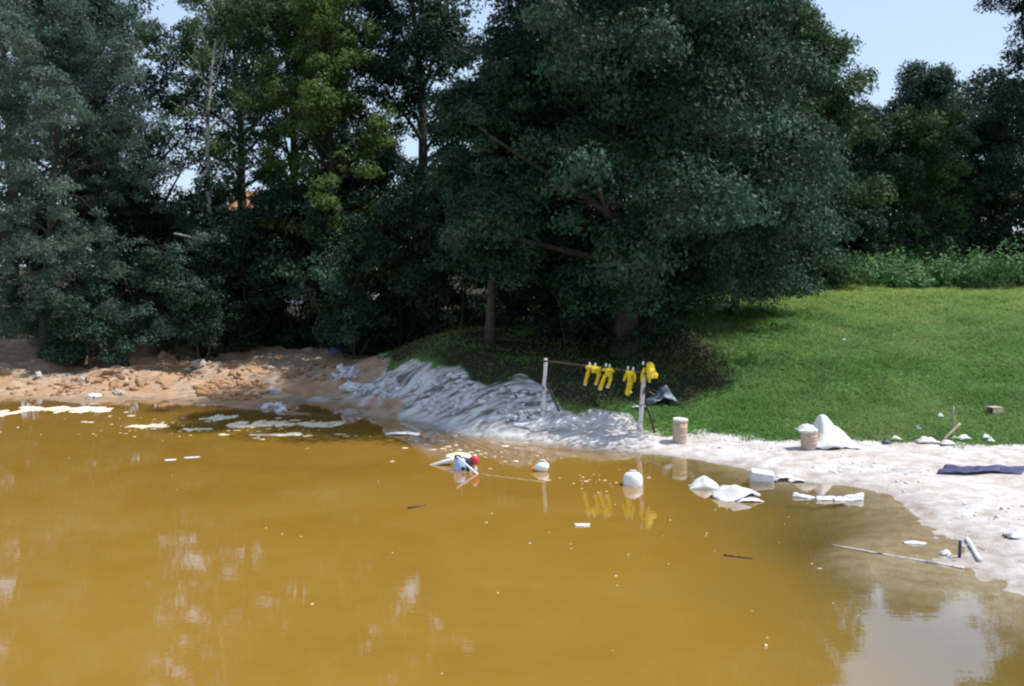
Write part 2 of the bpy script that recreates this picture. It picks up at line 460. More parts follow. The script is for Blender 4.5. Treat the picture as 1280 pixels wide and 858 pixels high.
def hit(px, py, dmin=11.6, dmax=49.0):
    """where the sight line through that spot meets the ground or the water"""
    r = ray(px, py)
    d = np.arange(dmin, dmax, 0.04)
    x = r.x / r.y * d; z = CAM_H + r.z / r.y * d
    i = np.clip(np.searchsorted(ax, x) - 1, 0, nx - 2); j = np.clip(np.searchsorted(ay, d) - 1, 0, ny - 2)
    fx = (x - ax[i]) / (ax[i + 1] - ax[i]); fy = (d - ay[j]) / (ay[j + 1] - ay[j])
    h = (GZ[j, i] * (1 - fx) + GZ[j, i + 1] * fx) * (1 - fy) + (GZ[j + 1, i] * (1 - fx) + GZ[j + 1, i + 1] * fx) * fy
    h = np.maximum(h, 0.0)
    k = np.nonzero(z <= h)[0]
    i = k[0] if len(k) else len(d) - 1
    return Vector((x[i], d[i], h[i]))

# one soil material: the soil's own colours, with tree shade painted in
def soil_mat():
    m, nt, b = mat_base('soil')
    co = coords(nt)
    def attr(nm):
        a = nt.nodes.new('ShaderNodeAttribute'); a.attribute_name = nm; return a.outputs['Fac']
    n_big = noise_tex(nt, 0.6, 5, 0.6, co); n_mid = noise_tex(nt, 2.6, 6, 0.65, co); n_fine = noise_tex(nt, 14, 5, 0.7, co)
    grass = mixc(nt, n_mid, (0.045, 0.105, 0.022), (0.110, 0.215, 0.048))
    dry = ramp(nt, n_big, [(0.52, 0.0), (0.70, 1.0)])
    grass = mixc(nt, math_n(nt, 'MULTIPLY', dry, 0.45), grass, (0.16, 0.14, 0.055))
    # pale silt with brown stains
    mp = nd(nt, 'ShaderNodeMapping'); mp.inputs['Rotation'].default_value = (0, 0, R(-38)); mp.inputs['Scale'].default_value = (0.55, 2.1, 1.2)
    nt.links.new(co, mp.inputs[0])
    n_str = noise_tex(nt, 1.2, 6, 0.7, mp.outputs[0], 0.4)
    silt = ramp(nt, n_mid, [(0.28, (0.33, 0.275, 0.235)), (0.45, (0.50, 0.465, 0.445)), (0.62, (0.66, 0.65, 0.655))])
    stain = ramp(nt, n_big, [(0.40, 0.0), (0.62, 1.0)])
    clean = math_n(nt, 'SUBTRACT', 1.0, attr('bank'))
    silt = mixc(nt, math_n(nt, 'MULTIPLY', math_n(nt, 'MULTIPLY', stain, 0.42), clean), silt, (0.42, 0.345, 0.285))
    silt = mixc(nt, math_n(nt, 'MULTIPLY', attr('bank'), 0.5), silt, (0.78, 0.775, 0.79))
    silt = mixc(nt, ramp(nt, n_fine, [(0.62, 0.0), (0.74, 0.55)]), silt, (0.22, 0.16, 0.12))
    bare = ramp(nt, n_str, [(0.41, 0.95), (0.56, 0.0)])
    silt = mixc(nt, math_n(nt, 'MULTIPLY', bare, attr('bank')), silt, (0.13, 0.105, 0.085))
    mud = ramp(nt, n_mid, [(0.30, (0.22, 0.145, 0.095)), (0.48, (0.38, 0.275, 0.19)), (0.66, (0.48, 0.385, 0.29))])
    rust = ramp(nt, n_big, [(0.44, 0.0), (0.60, 1.0)])
    mud = mixc(nt, math_n(nt, 'MULTIPLY', rust, 0.6), mud, (0.42, 0.22, 0.10))
    mud = mixc(nt, attr('powder'), mud, silt)
    litter_shade = mixc(nt, n_mid, (0.016, 0.017, 0.009), (0.048, 0.042, 0.022))  # leaf litter tone, darkened further to carry the painted tree shade
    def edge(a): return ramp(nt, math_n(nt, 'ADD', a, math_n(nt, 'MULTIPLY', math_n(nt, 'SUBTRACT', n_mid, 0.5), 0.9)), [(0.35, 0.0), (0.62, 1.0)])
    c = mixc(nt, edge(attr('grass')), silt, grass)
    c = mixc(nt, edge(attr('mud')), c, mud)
    c = mixc(nt, edge(attr('litter_shade')), c, litter_shade)
    c = mixc(nt, attr('bed'), c, (0.25, 0.165, 0.075))
    sp = nt.nodes.new('ShaderNodeSeparateXYZ'); nt.links.new(co, sp.inputs[0])
    wz = math_n(nt, 'ADD', sp.outputs[2], math_n(nt, 'MULTIPLY', math_n(nt, 'SUBTRACT', n_big, 0.5), 0.22))
    wet = ramp(nt, math_n(nt, 'MULTIPLY', wz, 5.0), [(0.0, 0.75), (0.40, 0.0)])
    c = mixc(nt, wet, c, mixc(nt, 0.55, c, (0.13, 0.085, 0.05)))
    nt.links.new(c, b.inputs['Base Color'])
    b.inputs['Roughness'].default_value = 0.95
    b.inputs['Specular IOR Level'].default_value = 0.15
    h = math_n(nt, 'ADD', n_fine, math_n(nt, 'MULTIPLY', n_mid, 1.5))
    bump(nt, h, b, 0.7, 0.06)
    return m
M['soil'] = soil_mat()
pow_c = [onz(p[0], p[1], p[2]) for p in [(430, 478, .4), (450, 488, .4), (475, 490, .4), (495, 490, .5), (400, 495, .2)]]
powder = np.zeros(GX.shape)
for q, rr in zip(pow_c, (.7, .8, .8, .9, .4)):
    powder = np.maximum(powder, smooth(rr, rr * .5, np.hypot(GX - q.x, (GY - q.y) * .6) + (fbm(GX * 1.5, GY * 1.5, 61) - .5) * 1.4))
bankw = smooth(3.2, 0.6, GX + (fbm(GX, GY, 66) - .5) * 2) * smooth(0.02, 0.3, GZ)
bed = smooth(-0.03, -0.34, GZ + (fbm(GX * 1.1, GY * 1.1, 68) - .5) * .12)
for rid, nm in ((0, 'meadow'), (1, 'silt_beach'), (2, 'mud_bank'), (3, 'forest_floor_and_tree_shade'), (4, 'pond_bed')):  # forest_floor_and_tree_shade includes the ground with painted tree shade
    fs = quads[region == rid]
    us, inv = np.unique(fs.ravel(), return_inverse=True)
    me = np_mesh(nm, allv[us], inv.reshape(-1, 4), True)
    for k, arr in (('grass', np.clip(wt[:, 0] + wt[:, 3], 0, 1)), ('mud', wt[:, 2]), ('litter_shade', wt[:, 3]), ('powder', powder.ravel()), ('bank', bankw.ravel()), ('bed', bed.ravel())):
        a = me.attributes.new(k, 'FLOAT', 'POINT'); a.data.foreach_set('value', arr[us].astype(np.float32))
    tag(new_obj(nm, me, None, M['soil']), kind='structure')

# ------------------------------------------------------------------ water
def water_mat():
    m, nt, b = mat_base('pond_water')
    co = coords(nt)
    n1 = noise_tex(nt, 0.20, 6, 0.62, co, 0.3); n2 = noise_tex(nt, 1.1, 5, 0.6, co)
    c = ramp(nt, n1, [(0.30, (0.245, 0.132, 0.018)), (0.50, (0.280, 0.157, 0.024)), (0.70, (0.305, 0.178, 0.035))])
    c = mixc(nt, ramp(nt, n2, [(0.52, 0.0), (0.75, 0.25)]), c, (0.33, 0.20, 0.05))
    # the ochre plume thins out towards the right shore: clearer, olive water
    sp = nt.nodes.new('ShaderNodeSeparateXYZ'); nt.links.new(co, sp.inputs[0])
    xx = math_n(nt, 'ADD', sp.outputs[0], math_n(nt, 'MULTIPLY', math_n(nt, 'SUBTRACT', n1, 0.5), 5.0))
    mr = nd(nt, 'ShaderNodeMapRange'); mr.interpolation_type = 'SMOOTHSTEP'
    mr.inputs['From Min'].default_value = 1.6; mr.inputs['From Max'].default_value = 5.4
    nt.links.new(xx, mr.inputs['Value']); clear = mr.outputs[0]
    c = mixc(nt, math_n(nt, 'MULTIPLY', clear, 0.88), c, (0.155, 0.112, 0.026))
    at_ = nt.nodes.new('ShaderNodeAttribute'); at_.attribute_name = 'depth'
    # murk: how much of the bottom the suspended ochre hides
    kk = math_n(nt, 'SUBTRACT', math_n(nt, 'MULTIPLY', clear, 6.0), 9.0)
    murk = math_n(nt, 'SUBTRACT', 1.0, math_n(nt, 'POWER', 2.718, math_n(nt, 'MULTIPLY', at_.outputs['Fac'], kk)), True)
    df = nt.nodes.new('ShaderNodeBsdfDiffuse'); nt.links.new(c, df.inputs[0])
    tr = nt.nodes.new('ShaderNodeBsdfTransparent'); tr.inputs[0].default_value = (0.96, 0.90, 0.72, 1)
    body = nt.nodes.new('ShaderNodeMixShader')
    nt.links.new(murk, body.inputs[0]); nt.links.new(tr.outputs[0], body.inputs[1]); nt.links.new(df.outputs[0], body.inputs[2])
    gl = nt.nodes.new('ShaderNodeBsdfGlossy'); gl.inputs['Roughness'].default_value = 0.015
    gl.inputs[0].default_value = (0.92, 0.93, 1.0, 1)
    fr = nt.nodes.new('ShaderNodeFresnel'); fr.inputs['IOR'].default_value = 2.5      # water under an oily iron film
    mp = nd(nt, 'ShaderNodeMapping'); mp.inputs['Scale'].default_value = (1.0, 2.2, 1.0); nt.links.new(co, mp.inputs[0])
    bp = nd(nt, 'ShaderNodeBump'); bp.inputs['Strength'].default_value = 0.022; bp.inputs['Distance'].default_value = 0.05
    nt.links.new(noise_tex(nt, 1.8, 4, 0.55, mp.outputs[0]), bp.inputs['Height'])
    nt.links.new(bp.outputs[0], gl.inputs['Normal'])
    mx = nt.nodes.new('ShaderNodeMixShader')
    geo = nt.nodes.new('ShaderNodeNewGeometry')        # seen from below the film does not mirror
    nt.links.new(math_n(nt, 'MULTIPLY', fr.outputs[0], math_n(nt, 'SUBTRACT', 1.0, geo.outputs['Backfacing'])), mx.inputs[0]); nt.links.new(body.outputs[0], mx.inputs[1]); nt.links.new(gl.outputs[0], mx.inputs[2])
    nt.links.new(mx.outputs[0], nt.nodes['Material Output'].inputs[0])
    return m
M['water'] = water_mat()
wx, wy = np.arange(-46, 18.01, 0.2), np.arange(2.0, 41.01, 0.2)
WX, WY = np.meshgrid(wx, wy)
wi = np.arange(WX.size).reshape(WX.shape)
wme = np_mesh('water', np.stack([WX, WY, np.zeros_like(WX)], -1).reshape(-1, 3), np.stack([wi[:-1, :-1], wi[:-1, 1:], wi[1:, 1:], wi[1:, :-1]], -1).reshape(-1, 4))
dep = np.clip(-ground(WX, WY), 0, 3)
wa = wme.attributes.new('depth', 'FLOAT', 'POINT'); wa.data.foreach_set('value', dep.ravel().astype(np.float32))
tag(new_obj('water', wme, None, M['water']), kind='structure')

# ------------------------------------------------------------------ vegetation
def unit(v): return v / (np.linalg.norm(v, axis=-1, keepdims=True) + 1e-9)

def leaves_mesh(name, cen, nor, size, rng, aspect=0.55):
    """one diamond leaf per row"""
    n = len(cen)
    rv = unit(rng.normal(size=(n, 3)))
    a = unit(np.cross(nor, rv)); b = np.cross(nor, a)
    L = (size * rng.uniform(.7, 1.3, n))[:, None]
    bend = nor * L * 0.12
    v = np.stack([cen + a * L * .6, cen - a * L * .4 + b * L * aspect * .55 - bend, cen - a * L * .4 - b * L * aspect * .55 - bend], 1).reshape(-1, 3)
    f = np.arange(3 * n).reshape(n, 3)
    return np_mesh(name, v, f)

def polyline(p0, d0, length, nseg, rng, bend=0.0, wob=0.12):
    pts = [np.array(p0, float)]; d = np.array(d0, float)
    for i in range(nseg):
        d = d + rng.normal(size=3) * wob + np.array([0, 0, bend])
        d /= np.linalg.norm(d)
        pts.append(pts[-1] + d * length / nseg)
    return pts

def grow(seed, H, Rr, clear=0.15, nl=26, ncl=320, lpc=110, leaf=0.17, clump=0.55, shape='dome', droop=0.0, r0=None, lean=0.0, flat=0.6, stems=1, aspect=0.55, upright=0.0, inner=0.25):
    """returns (trunk MB, leaf centres, normals): tapered trunk, limbs and side branches; leaf clumps hang along the outer branches"""
    rng = np.random.default_rng(seed)
    mb = MB()
    r0 = r0 or 0.018 * H + 0.03
    anchors = []
    limbs = []
    for s_ in range(stems):
        d0 = np.array([lean + rng.normal() * .03, rng.normal() * .03, 1.0])
        st = np.array([0., 0., -0.25])
        if stems > 1:
            g = 2 * math.pi * s_ / stems + rng.uniform(0, .6)
            d0 = np.array([math.cos(g) * .45, math.sin(g) * .45, 1.0]); st += np.array([math.cos(g), math.sin(g), 0]) * .12
        d0 /= np.linalg.norm(d0)
        tp = polyline(st, d0, H * .95, 9, rng, 0.02, 0.05)
        rr = [max(0.015, r0 * (1.25 if i == 0 else 1) * (1 - i / 9) ** 0.8 / (1 if stems == 1 else 1.8)) for i in range(10)]
        mb.tube(tp, rr, 8)
        tp = np.array(tp)
        n_l = max(3, nl // stems)
        for i in range(n_l):
            t = clear + (0.97 - clear) * ((i + rng.uniform(0, 1)) / n_l)
            k = t * 9; i0 = min(int(k), 8)
            p = tp[i0] + (tp[i0 + 1] - tp[i0]) * (k - i0)
            q = (t - clear) / (1 - clear)
            if shape == 'dome': pr = math.sqrt(max(0.02, 1 - (max(0, q - .25) / .78) ** 2)) * (0.72 + .28 * min(1, q / .25))
            elif shape == 'broad': pr = (1 - .62 * q ** 1.15) * (0.86 + .14 * min(1, q / .15))
            elif shape == 'cone': pr = (1.0 - q) ** 0.75 * 0.95 + .08
            elif shape == 'tall': pr = math.sin(math.pi * min(1, .16 + q * .84)) ** .6 * (1 - .25 * q) + .05
            else: pr = 0.55 + .45 * math.sin(math.pi * q) - .35 * q * q
            az = i * 2.39996 + rng.uniform(-.5, .5) + s_
            el = R(8 + 58 * q + upright * 25 + rng.uniform(-8, 14))
            ln = Rr * pr * rng.uniform(.72, 1.12)
            d = np.array([math.cos(az) * math.cos(el), math.sin(az) * math.cos(el), math.sin(el)])
            ln = min(ln / max(.45, math.cos(el)), Rr * 1.1)
            lp = polyline(p, d, ln, 6, rng, (.05 - droop * .22), .10)
            rl = max(.02, rr[i0] * .5)
            mb.tube(lp, [max(.012, rl * (1 - j / 6.5)) for j in range(7)], 5, False)
            lp = np.array(lp)
            for j in range(2, 7):
                anchors.append((lp[j], ln * .06 * j))
                for w_ in range(2):
                    dd = unit((lp[j] - lp[j - 1])[None])[0] + rng.normal(size=3) * .75
                    dd[2] -= droop * .5
                    dd /= np.linalg.norm(dd)
                    sl = ln * rng.uniform(.16, .34)
                    sp = polyline(lp[j - 1] + (lp[j] - lp[j - 1]) * rng.uniform(), dd, sl, 3, rng, -droop * .3, .15)
                    mb.tube(sp, [max(.007, rl * .28), .009, .007, .005], 3, False)
                    anchors.append((np.array(sp[-1]), 1)); anchors.append((np.array(sp[2]), 1))
    A_ = np.array([a[0] for a in anchors])
    # prefer outer anchors, keep some inside
    ctr = np.array([0, 0, H * .5])
    ax_r = np.hypot(A_[:, 0], A_[:, 1]) / Rr + np.abs(A_[:, 2] - H * .5) / H
    pw = np.clip(ax_r, inner, 2); pw /= pw.sum()
    sel = A_[rng.choice(len(A_), ncl, p=pw)] + rng.normal(size=(ncl, 3)) * clump * .35
    sel = sel[sel[:, 2] > 0.25]
    cs = clump * rng.uniform(.55, 1.35, len(sel))
    cnt = np.maximum(8, (lpc * (cs / clump) ** 2 * rng.uniform(.6, 1.4, len(sel)))).astype(int)
    ci = np.repeat(np.arange(len(sel)), cnt)
    off = unit(rng.normal(size=(len(ci), 3))) * (rng.uniform(0, 1, len(ci)) ** .5)[:, None]
    out = unit(sel - np.array([0, 0, H * .4]))
    off = off * cs[ci][:, None]
    off[:, 2] *= flat
    # every clump tips over outwards and hangs at its rim
    rad = np.hypot(off[:, 0], off[:, 1])
    off[:, 2] -= (rad ** 2) * (.25 + droop * .8)
    off[:, :2] += out[ci][:, :2] * (off[:, 2] * -.35)[:, None]
    cen = sel[ci] + off
    nor = unit(off * 1.1 + np.array([0, 0, .45]) * cs[ci][:, None] + rng.normal(size=off.shape) * cs[ci][:, None] * .42)
    keep = cen[:, 2] > 0.05
    tone = np.clip(rng.normal(.40, .33, len(sel)), 0, 1)[ci]
    return mb, cen[keep], nor[keep], rng, tone[keep]

def plant(name, px, d, H, Rr, mat, bark, label, cat, group=None, seed=1, dz=0.0, leaf=0.17, aspect=.6, rz=0.0, **kw):
    if leaf > .145 and leaf < .3: leaf *= .85; kw['lpc'] = int(kw.get('lpc', 110) * 1.15)
    x = (px - 640) / F_PX * d * 1.0
    r = ray(px, 345); x = r.x / r.y * d
    mb, cen, nor, rng, tone = grow(seed, H, Rr, leaf=leaf, **kw)
    root = empty(name, (x, d, gz(x, d) + dz), rz)
    tag(root, label, cat, group)
    mb.build('trunk' if cat == 'tree' else 'stems', bark, root)
    me = leaves_mesh('crown', cen, nor, leaf, rng, aspect)
    a_t = me.attributes.new('tone', 'FLOAT', 'FACE'); a_t.data.foreach_set('value', tone.astype(np.float32))
    new_obj('crown' if cat == 'tree' else 'foliage', me, root, mat)
    return root

def Hpx(py, d, zb): return CAM_H + (345 - py) / F_PX * d - zb
TG = 'trees along the far bank'
T = M
# the row behind the mud bank, from the left
plant('willow_tree', 55, 43.5, 13.4, 4.7, T['leaf_willow'], T['bark'], 'grey-green willow at the left edge, its skirts nearly touching the mud', 'tree', TG, 101,
      clear=.12, nl=46, ncl=680, lpc=190, leaf=.14, aspect=.36, clump=.62, shape='tall', droop=.55, flat=.5)
plant('poplar_tree', 8, 50.0, 20.0, 4.6, T['leaf_willow'], T['bark'], 'tall pale tree behind the willow, cut by the upper left corner', 'tree', TG, 102,
      clear=.18, nl=34, ncl=330, lpc=95, leaf=.19, clump=.8, shape='tall', upright=.4)
plant('alder_tree', 178, 49.0, 18.5, 4.2, T['leaf_dark'], T['bark'], 'dark upright tree between the willow and the slender pale-stemmed birch', 'tree', TG, 103,
      clear=.10, nl=36, ncl=380, lpc=105, leaf=.19, clump=.72, shape='tall')
plant('birch_tree', 262, 45.5, 18.0, 3.3, T['leaf_mid'], T['bark_pale'], 'slender birch with a bare pale stem showing against dark leaves', 'tree', TG, 104,
      clear=.50, nl=26, ncl=200, lpc=95, leaf=.16, clump=.6, shape='dome', droop=.4, r0=.2)
plant('ash_tree', 340, 48.0, 17.0, 4.0, T['leaf_mid'], T['bark'], 'loose open tree with sky showing between its branches, right of the birch', 'tree', TG, 105,
      clear=.28, nl=30, ncl=300, lpc=100, leaf=.18, clump=.62, shape='tall', upright=.3)
plant('maple_tree', 420, 45.5, 15.2, 3.4, T['leaf_lime'], T['bark'], 'yellowish green airy tree rising from the middle of the far bank', 'tree', TG, 106,
      clear=.18, nl=32, ncl=340, lpc=95, leaf=.18, clump=.6, shape='tall', upright=.25)
plant('elm_tree', 522, 48.5, 20, 4.0, T['leaf_dark'], T['bark'], 'tall dense dark tree left of the round-topped young tree', 'tree', TG, 107,
      clear=.07, nl=44, ncl=560, lpc=115, leaf=.2, clump=.8, shape='tall')
plant('elm_tree', 640, 49.0, 21.0, 4.8, T['leaf_dark'], T['bark'], 'tallest dark tree behind the round-topped young tree, cut by the upper edge', 'tree', TG, 108,
      clear=.06, nl=46, ncl=600, lpc=115, leaf=.21, clump=.85, shape='tall')
plant('lime_tree', 612, 35.5, 9.0, 2.6, T['leaf_oak'], T['bark'], 'young round-topped tree with a thin trunk on top of the powdered bank', 'tree', TG, 109,
      clear=.30, nl=30, ncl=330, lpc=190, leaf=.125, aspect=.62, clump=.5, shape='dome')
plant('oak_tree', 780, 34.4, 17.6, 6.8, T['leaf_oak'], T['bark'], 'great spreading tree overhanging the yellow clothes and shading the bank', 'tree', TG, 110,
      clear=.15, nl=92, ncl=820, lpc=430, leaf=.135, aspect=.62, clump=1.15, flat=.6, inner=.45, shape='broad', r0=.42, droop=.18)
plant('oak_tree', 690, 41.5, 13.0, 4.0, T['leaf_dark'], T['bark'], 'dark tree filling the gap between the young tree and the great spreading one', 'tree', TG, 111,
      clear=.08, nl=34, ncl=380, lpc=110, leaf=.19, clump=.75, shape='dome')
plant('oak_tree', 918, 39.2, 8.6, 3.3, T['leaf_oak'], T['bark'], 'lower tree growing into the right side of the great spreading one', 'tree', TG, 134,
      clear=.17, nl=36, droop=.25, ncl=360, lpc=280, leaf=.14, aspect=.62, clump=.9, shape='dome')
# beyond the meadow, left to right
MG = 'trees beyond the meadow'
plant('oak_tree', 1008, 48.5, 12.9, 3.1, T['leaf_mid'], T['bark'], 'full green tree standing at the back edge of the meadow, its skirts at the grass', 'tree', MG, 112,
      clear=.05, nl=40, ncl=480, lpc=105, leaf=.19, clump=.75, shape='tall')
plant('ash_tree', 930, 54.0, 18.8, 3.1, T['leaf_oak'], T['bark'], 'high airy tree above and behind the meadow tree, a patch of sky in its crown', 'tree', MG, 113,
      clear=.35, nl=30, ncl=230, lpc=95, leaf=.2, clump=.75, shape='dome')
plant('hazel_tree', 1088, 61.0, 9.6, 2.9, T['leaf_far'], T['bark'], 'low hazy tree seen in the dip of the tree line', 'tree', MG, 114,
      clear=.06, nl=26, ncl=280, lpc=95, leaf=.22, clump=.75, shape='tall')
plant('pine_tree', 1147, 67.0, 13.0, 2.9, T['leaf_far'], T['bark'], 'bluish tree with a flat loose top standing alone against the sky', 'tree', MG, 115,
      clear=.30, nl=22, ncl=130, lpc=90, leaf=.23, clump=.75, shape='tall')
plant('lime_tree', 1140, 57.0, 8.2, 3.0, T['leaf_mid'], T['bark'], 'rounded bush-like tree in front of the flat-topped bluish one', 'tree', MG, 116,
      clear=.03, nl=30, ncl=330, lpc=100, leaf=.2, clump=.7, shape='dome')
plant('hazel_tree', 1207, 63.0, 13.2, 2.8, T['leaf_far'], T['bark'], 'slim bluish tree beside the dark one at the right edge', 'tree', MG, 117,
      clear=.05, nl=30, ncl=330, lpc=95, leaf=.21, clump=.72, shape='tall')
plant('alder_tree', 1285, 58.0, 19.5, 3.6, T['leaf_dark'], T['bark'], 'tall dark tree cut by the right edge', 'tree', MG, 118,
      clear=.04, nl=44, ncl=520, lpc=110, leaf=.19, clump=.75, shape='tall')
plant('alder_tree', 1225, 60.5, 8.6, 2.8, T['leaf_dark'], T['bark'], 'lower dark tree at the foot of the tall one at the right edge', 'tree', MG, 119,
      clear=.03, nl=30, ncl=300, lpc=100, leaf=.2, clump=.7, shape='dome')
plant('lime_tree', 1062, 56.0, 9.0, 2.8, T['leaf_dark'], T['bark'], 'dark tree half hidden behind the full meadow tree', 'tree', MG, 120,
      clear=.03, nl=28, ncl=290, lpc=100, leaf=.2, clump=.7, shape='dome')
plant('poplar_tree', 130, 57.0, 20.5, 4.6, T['leaf_far'], T['bark'], 'hazy tree rising behind the gap between the willow and the birch', 'tree', TG, 122,
      clear=.25, nl=34, ncl=360, lpc=110, leaf=.22, clump=.85, shape='tall')
plant('poplar_tree', 300, 58.0, 20.5, 3.6, T['leaf_far'], T['bark'], 'hazy tree filling the sky behind the birch and the loose open tree', 'tree', TG, 123,
      clear=.42, nl=30, ncl=230, lpc=100, leaf=.22, clump=.85, shape='tall')
plant('poplar_tree', 445, 57.0, 21.0, 4.0, T['leaf_far'], T['bark'], 'hazy tall tree behind the yellowish airy one', 'tree', TG, 124,
      clear=.35, nl=32, ncl=300, lpc=100, leaf=.22, clump=.9, shape='tall')
plant('elm_tree', 860, 58.0, 17.0, 4.5, T['leaf_dark'], T['bark'], 'dark tree hidden behind the great spreading one', 'tree', MG, 125,
      clear=.04, nl=30, ncl=300, lpc=100, leaf=.24, clump=.95, shape='dome')
plant('elm_tree', 965, 62.0, 12.0, 4.2, T['leaf_dark'], T['bark'], 'dark tree behind the trunk of the high airy tree', 'tree', MG, 126,
      clear=.03, nl=30, ncl=300, lpc=100, leaf=.24, clump=.95, shape='dome')
for px_, d_, h_, r_, lb, sd_ in ((720, 74, 11, 5.0, 'far dark tree behind the left side of the great one', 127), (1030, 76, 11, 5.0, 'far dark tree between the meadow tree and the dip', 128),
                             (1115, 80, 10, 5.0, 'far dark tree low behind the dip', 129), (1185, 78, 11, 5.0, 'far dark tree behind the slim bluish one', 130), (1260, 72, 12, 4.6, 'far dark tree filling the corner at the right edge', 131)):
    plant('far_tree', px_, d_, h_, r_, T['leaf_dark'], T['bark'], lb, 'tree', MG, sd_, clear=.02, nl=26, ncl=200, lpc=70, leaf=.34, clump=1.2, shape='dome')
# understorey behind the mud bank
SG = 'shrubs below the trees'
def shrub(px, d, H, Rr, mat, label, seed, ncl=170, lpc=85, leaf=.16, **kw):
    kw.setdefault('clear', .06); kw.setdefault('shape', 'dome'); kw.setdefault('clump', .5)
    return plant('shrub', px, d, H, Rr, T[mat], T['bark'], label, 'shrub', SG, seed, leaf=leaf, nl=20, ncl=ncl, lpc=lpc, stems=4, r0=.10, **kw)
shrub(112, 42.0, 2.1, 1.5, 'leaf_oak', 'leafy bush at the foot of the willow', 201, 120)
shrub(248, 43.0, 2.7, 2.3, 'leaf_dark', 'low broad bush at the back edge of the orange mud', 202, 170)
shrub(205, 44.5, 6.2, 2.8, 'leaf_willow', 'pale arching shrub right of the willow', 203, 170, droop=.7, aspect=.35)
shrub(440, 42.5, 4.4, 1.9, 'leaf_oak', 'rounded shrub catching light in the dark below the yellowish tree', 204, 130, droop=.5)
shrub(310, 46.0, 6.0, 3.0, 'leaf_dark', 'dark thick shrub below the loose open tree', 205, 260, leaf=.19, clump=.65)
shrub(380, 47.0, 5.6, 3.0, 'leaf_dark', 'dark thick shrub below the yellowish tree', 206, 260, leaf=.19, clump=.65)
shrub(500, 44.0, 5.6, 2.8, 'leaf_dark', 'dark shrub at the head of the gully', 207, 260, leaf=.18, clump=.62)
shrub(150, 49.0, 6.5, 3.0, 'leaf_dark', 'dark shrub deep behind the willow', 208, 260, leaf=.2, clump=.65)
shrub(20, 51.0, 6.0, 3.4, 'leaf_dark', 'dark shrub at the left edge behind the mud', 209, 260, leaf=.2, clump=.65)
shrub(575, 42.0, 5.5, 2.8, 'leaf_dark', 'dark shrub left of the thin trunk on the bank', 210, 260, leaf=.19, clump=.65)
shrub(668, 40.0, 3.6, 2.0, 'leaf_dark', 'dark bush behind the top of the powdered bank', 211, 170)
shrub(780, 35.0, 2.6, 2.3, 'leaf_dark', 'dark bush under the great tree behind the clothes rail', 212, 190)
shrub(715, 36.5, 3.0, 2.2, 'leaf_dark', 'dark bush between the thin trunk and the great tree', 216, 190)
shrub(835, 38.0, 2.6, 1.9, 'leaf_dark', 'dark bush under the right side of the great tree', 217, 170)
shrub(990, 46.5, 1.5, 1.2, 'leaf_dark', 'small dark bush at the foot of the full meadow tree', 213, 90)
shrub(290, 53.0, 4.2, 3.0, 'leaf_dark', 'dark shrub far back below the loose open tree', 218, 220, leaf=.22, clump=.7)
shrub(372, 53.0, 4.4, 3.2, 'leaf_dark', 'dark shrub far back below the yellowish tree', 219, 220, leaf=.22, clump=.7)
shrub(240, 52.0, 5.0, 3.4, 'leaf_dark', 'dark shrub far back behind the birch', 214, 230, leaf=.2, clump=.7)
shrub(455, 49.0, 6.0, 3.0, 'leaf_dark', 'dark tall shrub behind the rounded light-catching one', 215, 260, leaf=.2, clump=.7)

# brambles and nettles along the back of the meadow: one mass
def thicket():
    rng = np.random.default_rng(77)
    cs, ns, st = [], [], MB()
    for i in range(480):
        px = rng.uniform(985, 1500); r = ray(px, 345)
        d = rng.uniform(50.0, 55.0); x = r.x / r.y * d
        hh = 0.5 + 2.5 * float(fbm(np.array([x * .5]), np.array([d * .5]), 71)[0]) ** 1.6 * min(1, .4 + (px - 985) / 120) * rng.uniform(.6, 1.25)
        z = gz(x, d)
        n = 75
        o = unit(rng.normal(size=(n, 3))) * (rng.uniform(0, 1, n) ** .5)[:, None] * np.array([.55, .55, hh * .6])
        cs.append(np.array([x, d, z + hh * .55]) + o); ns.append(unit(o + rng.normal(size=(n, 3)) * .5 + np.array([0, 0, .6])))
        st.tube([(x, d, z - .1), (x + rng.normal() * .15, d, z + hh * .6), (x + rng.normal() * .3, d, z + hh)], [.012, .01, .006], 3, False)
    me = leaves_mesh('foliage', np.concatenate(cs), np.concatenate(ns), .2, rng, .6)
    o = tag(new_obj('bramble_thicket', me, None, M['leaf_bramble']), 'low bright green thicket along the back of the meadow', 'thicket', kind='stuff')
    st.build('stems', M['bark'], o)
thicket()

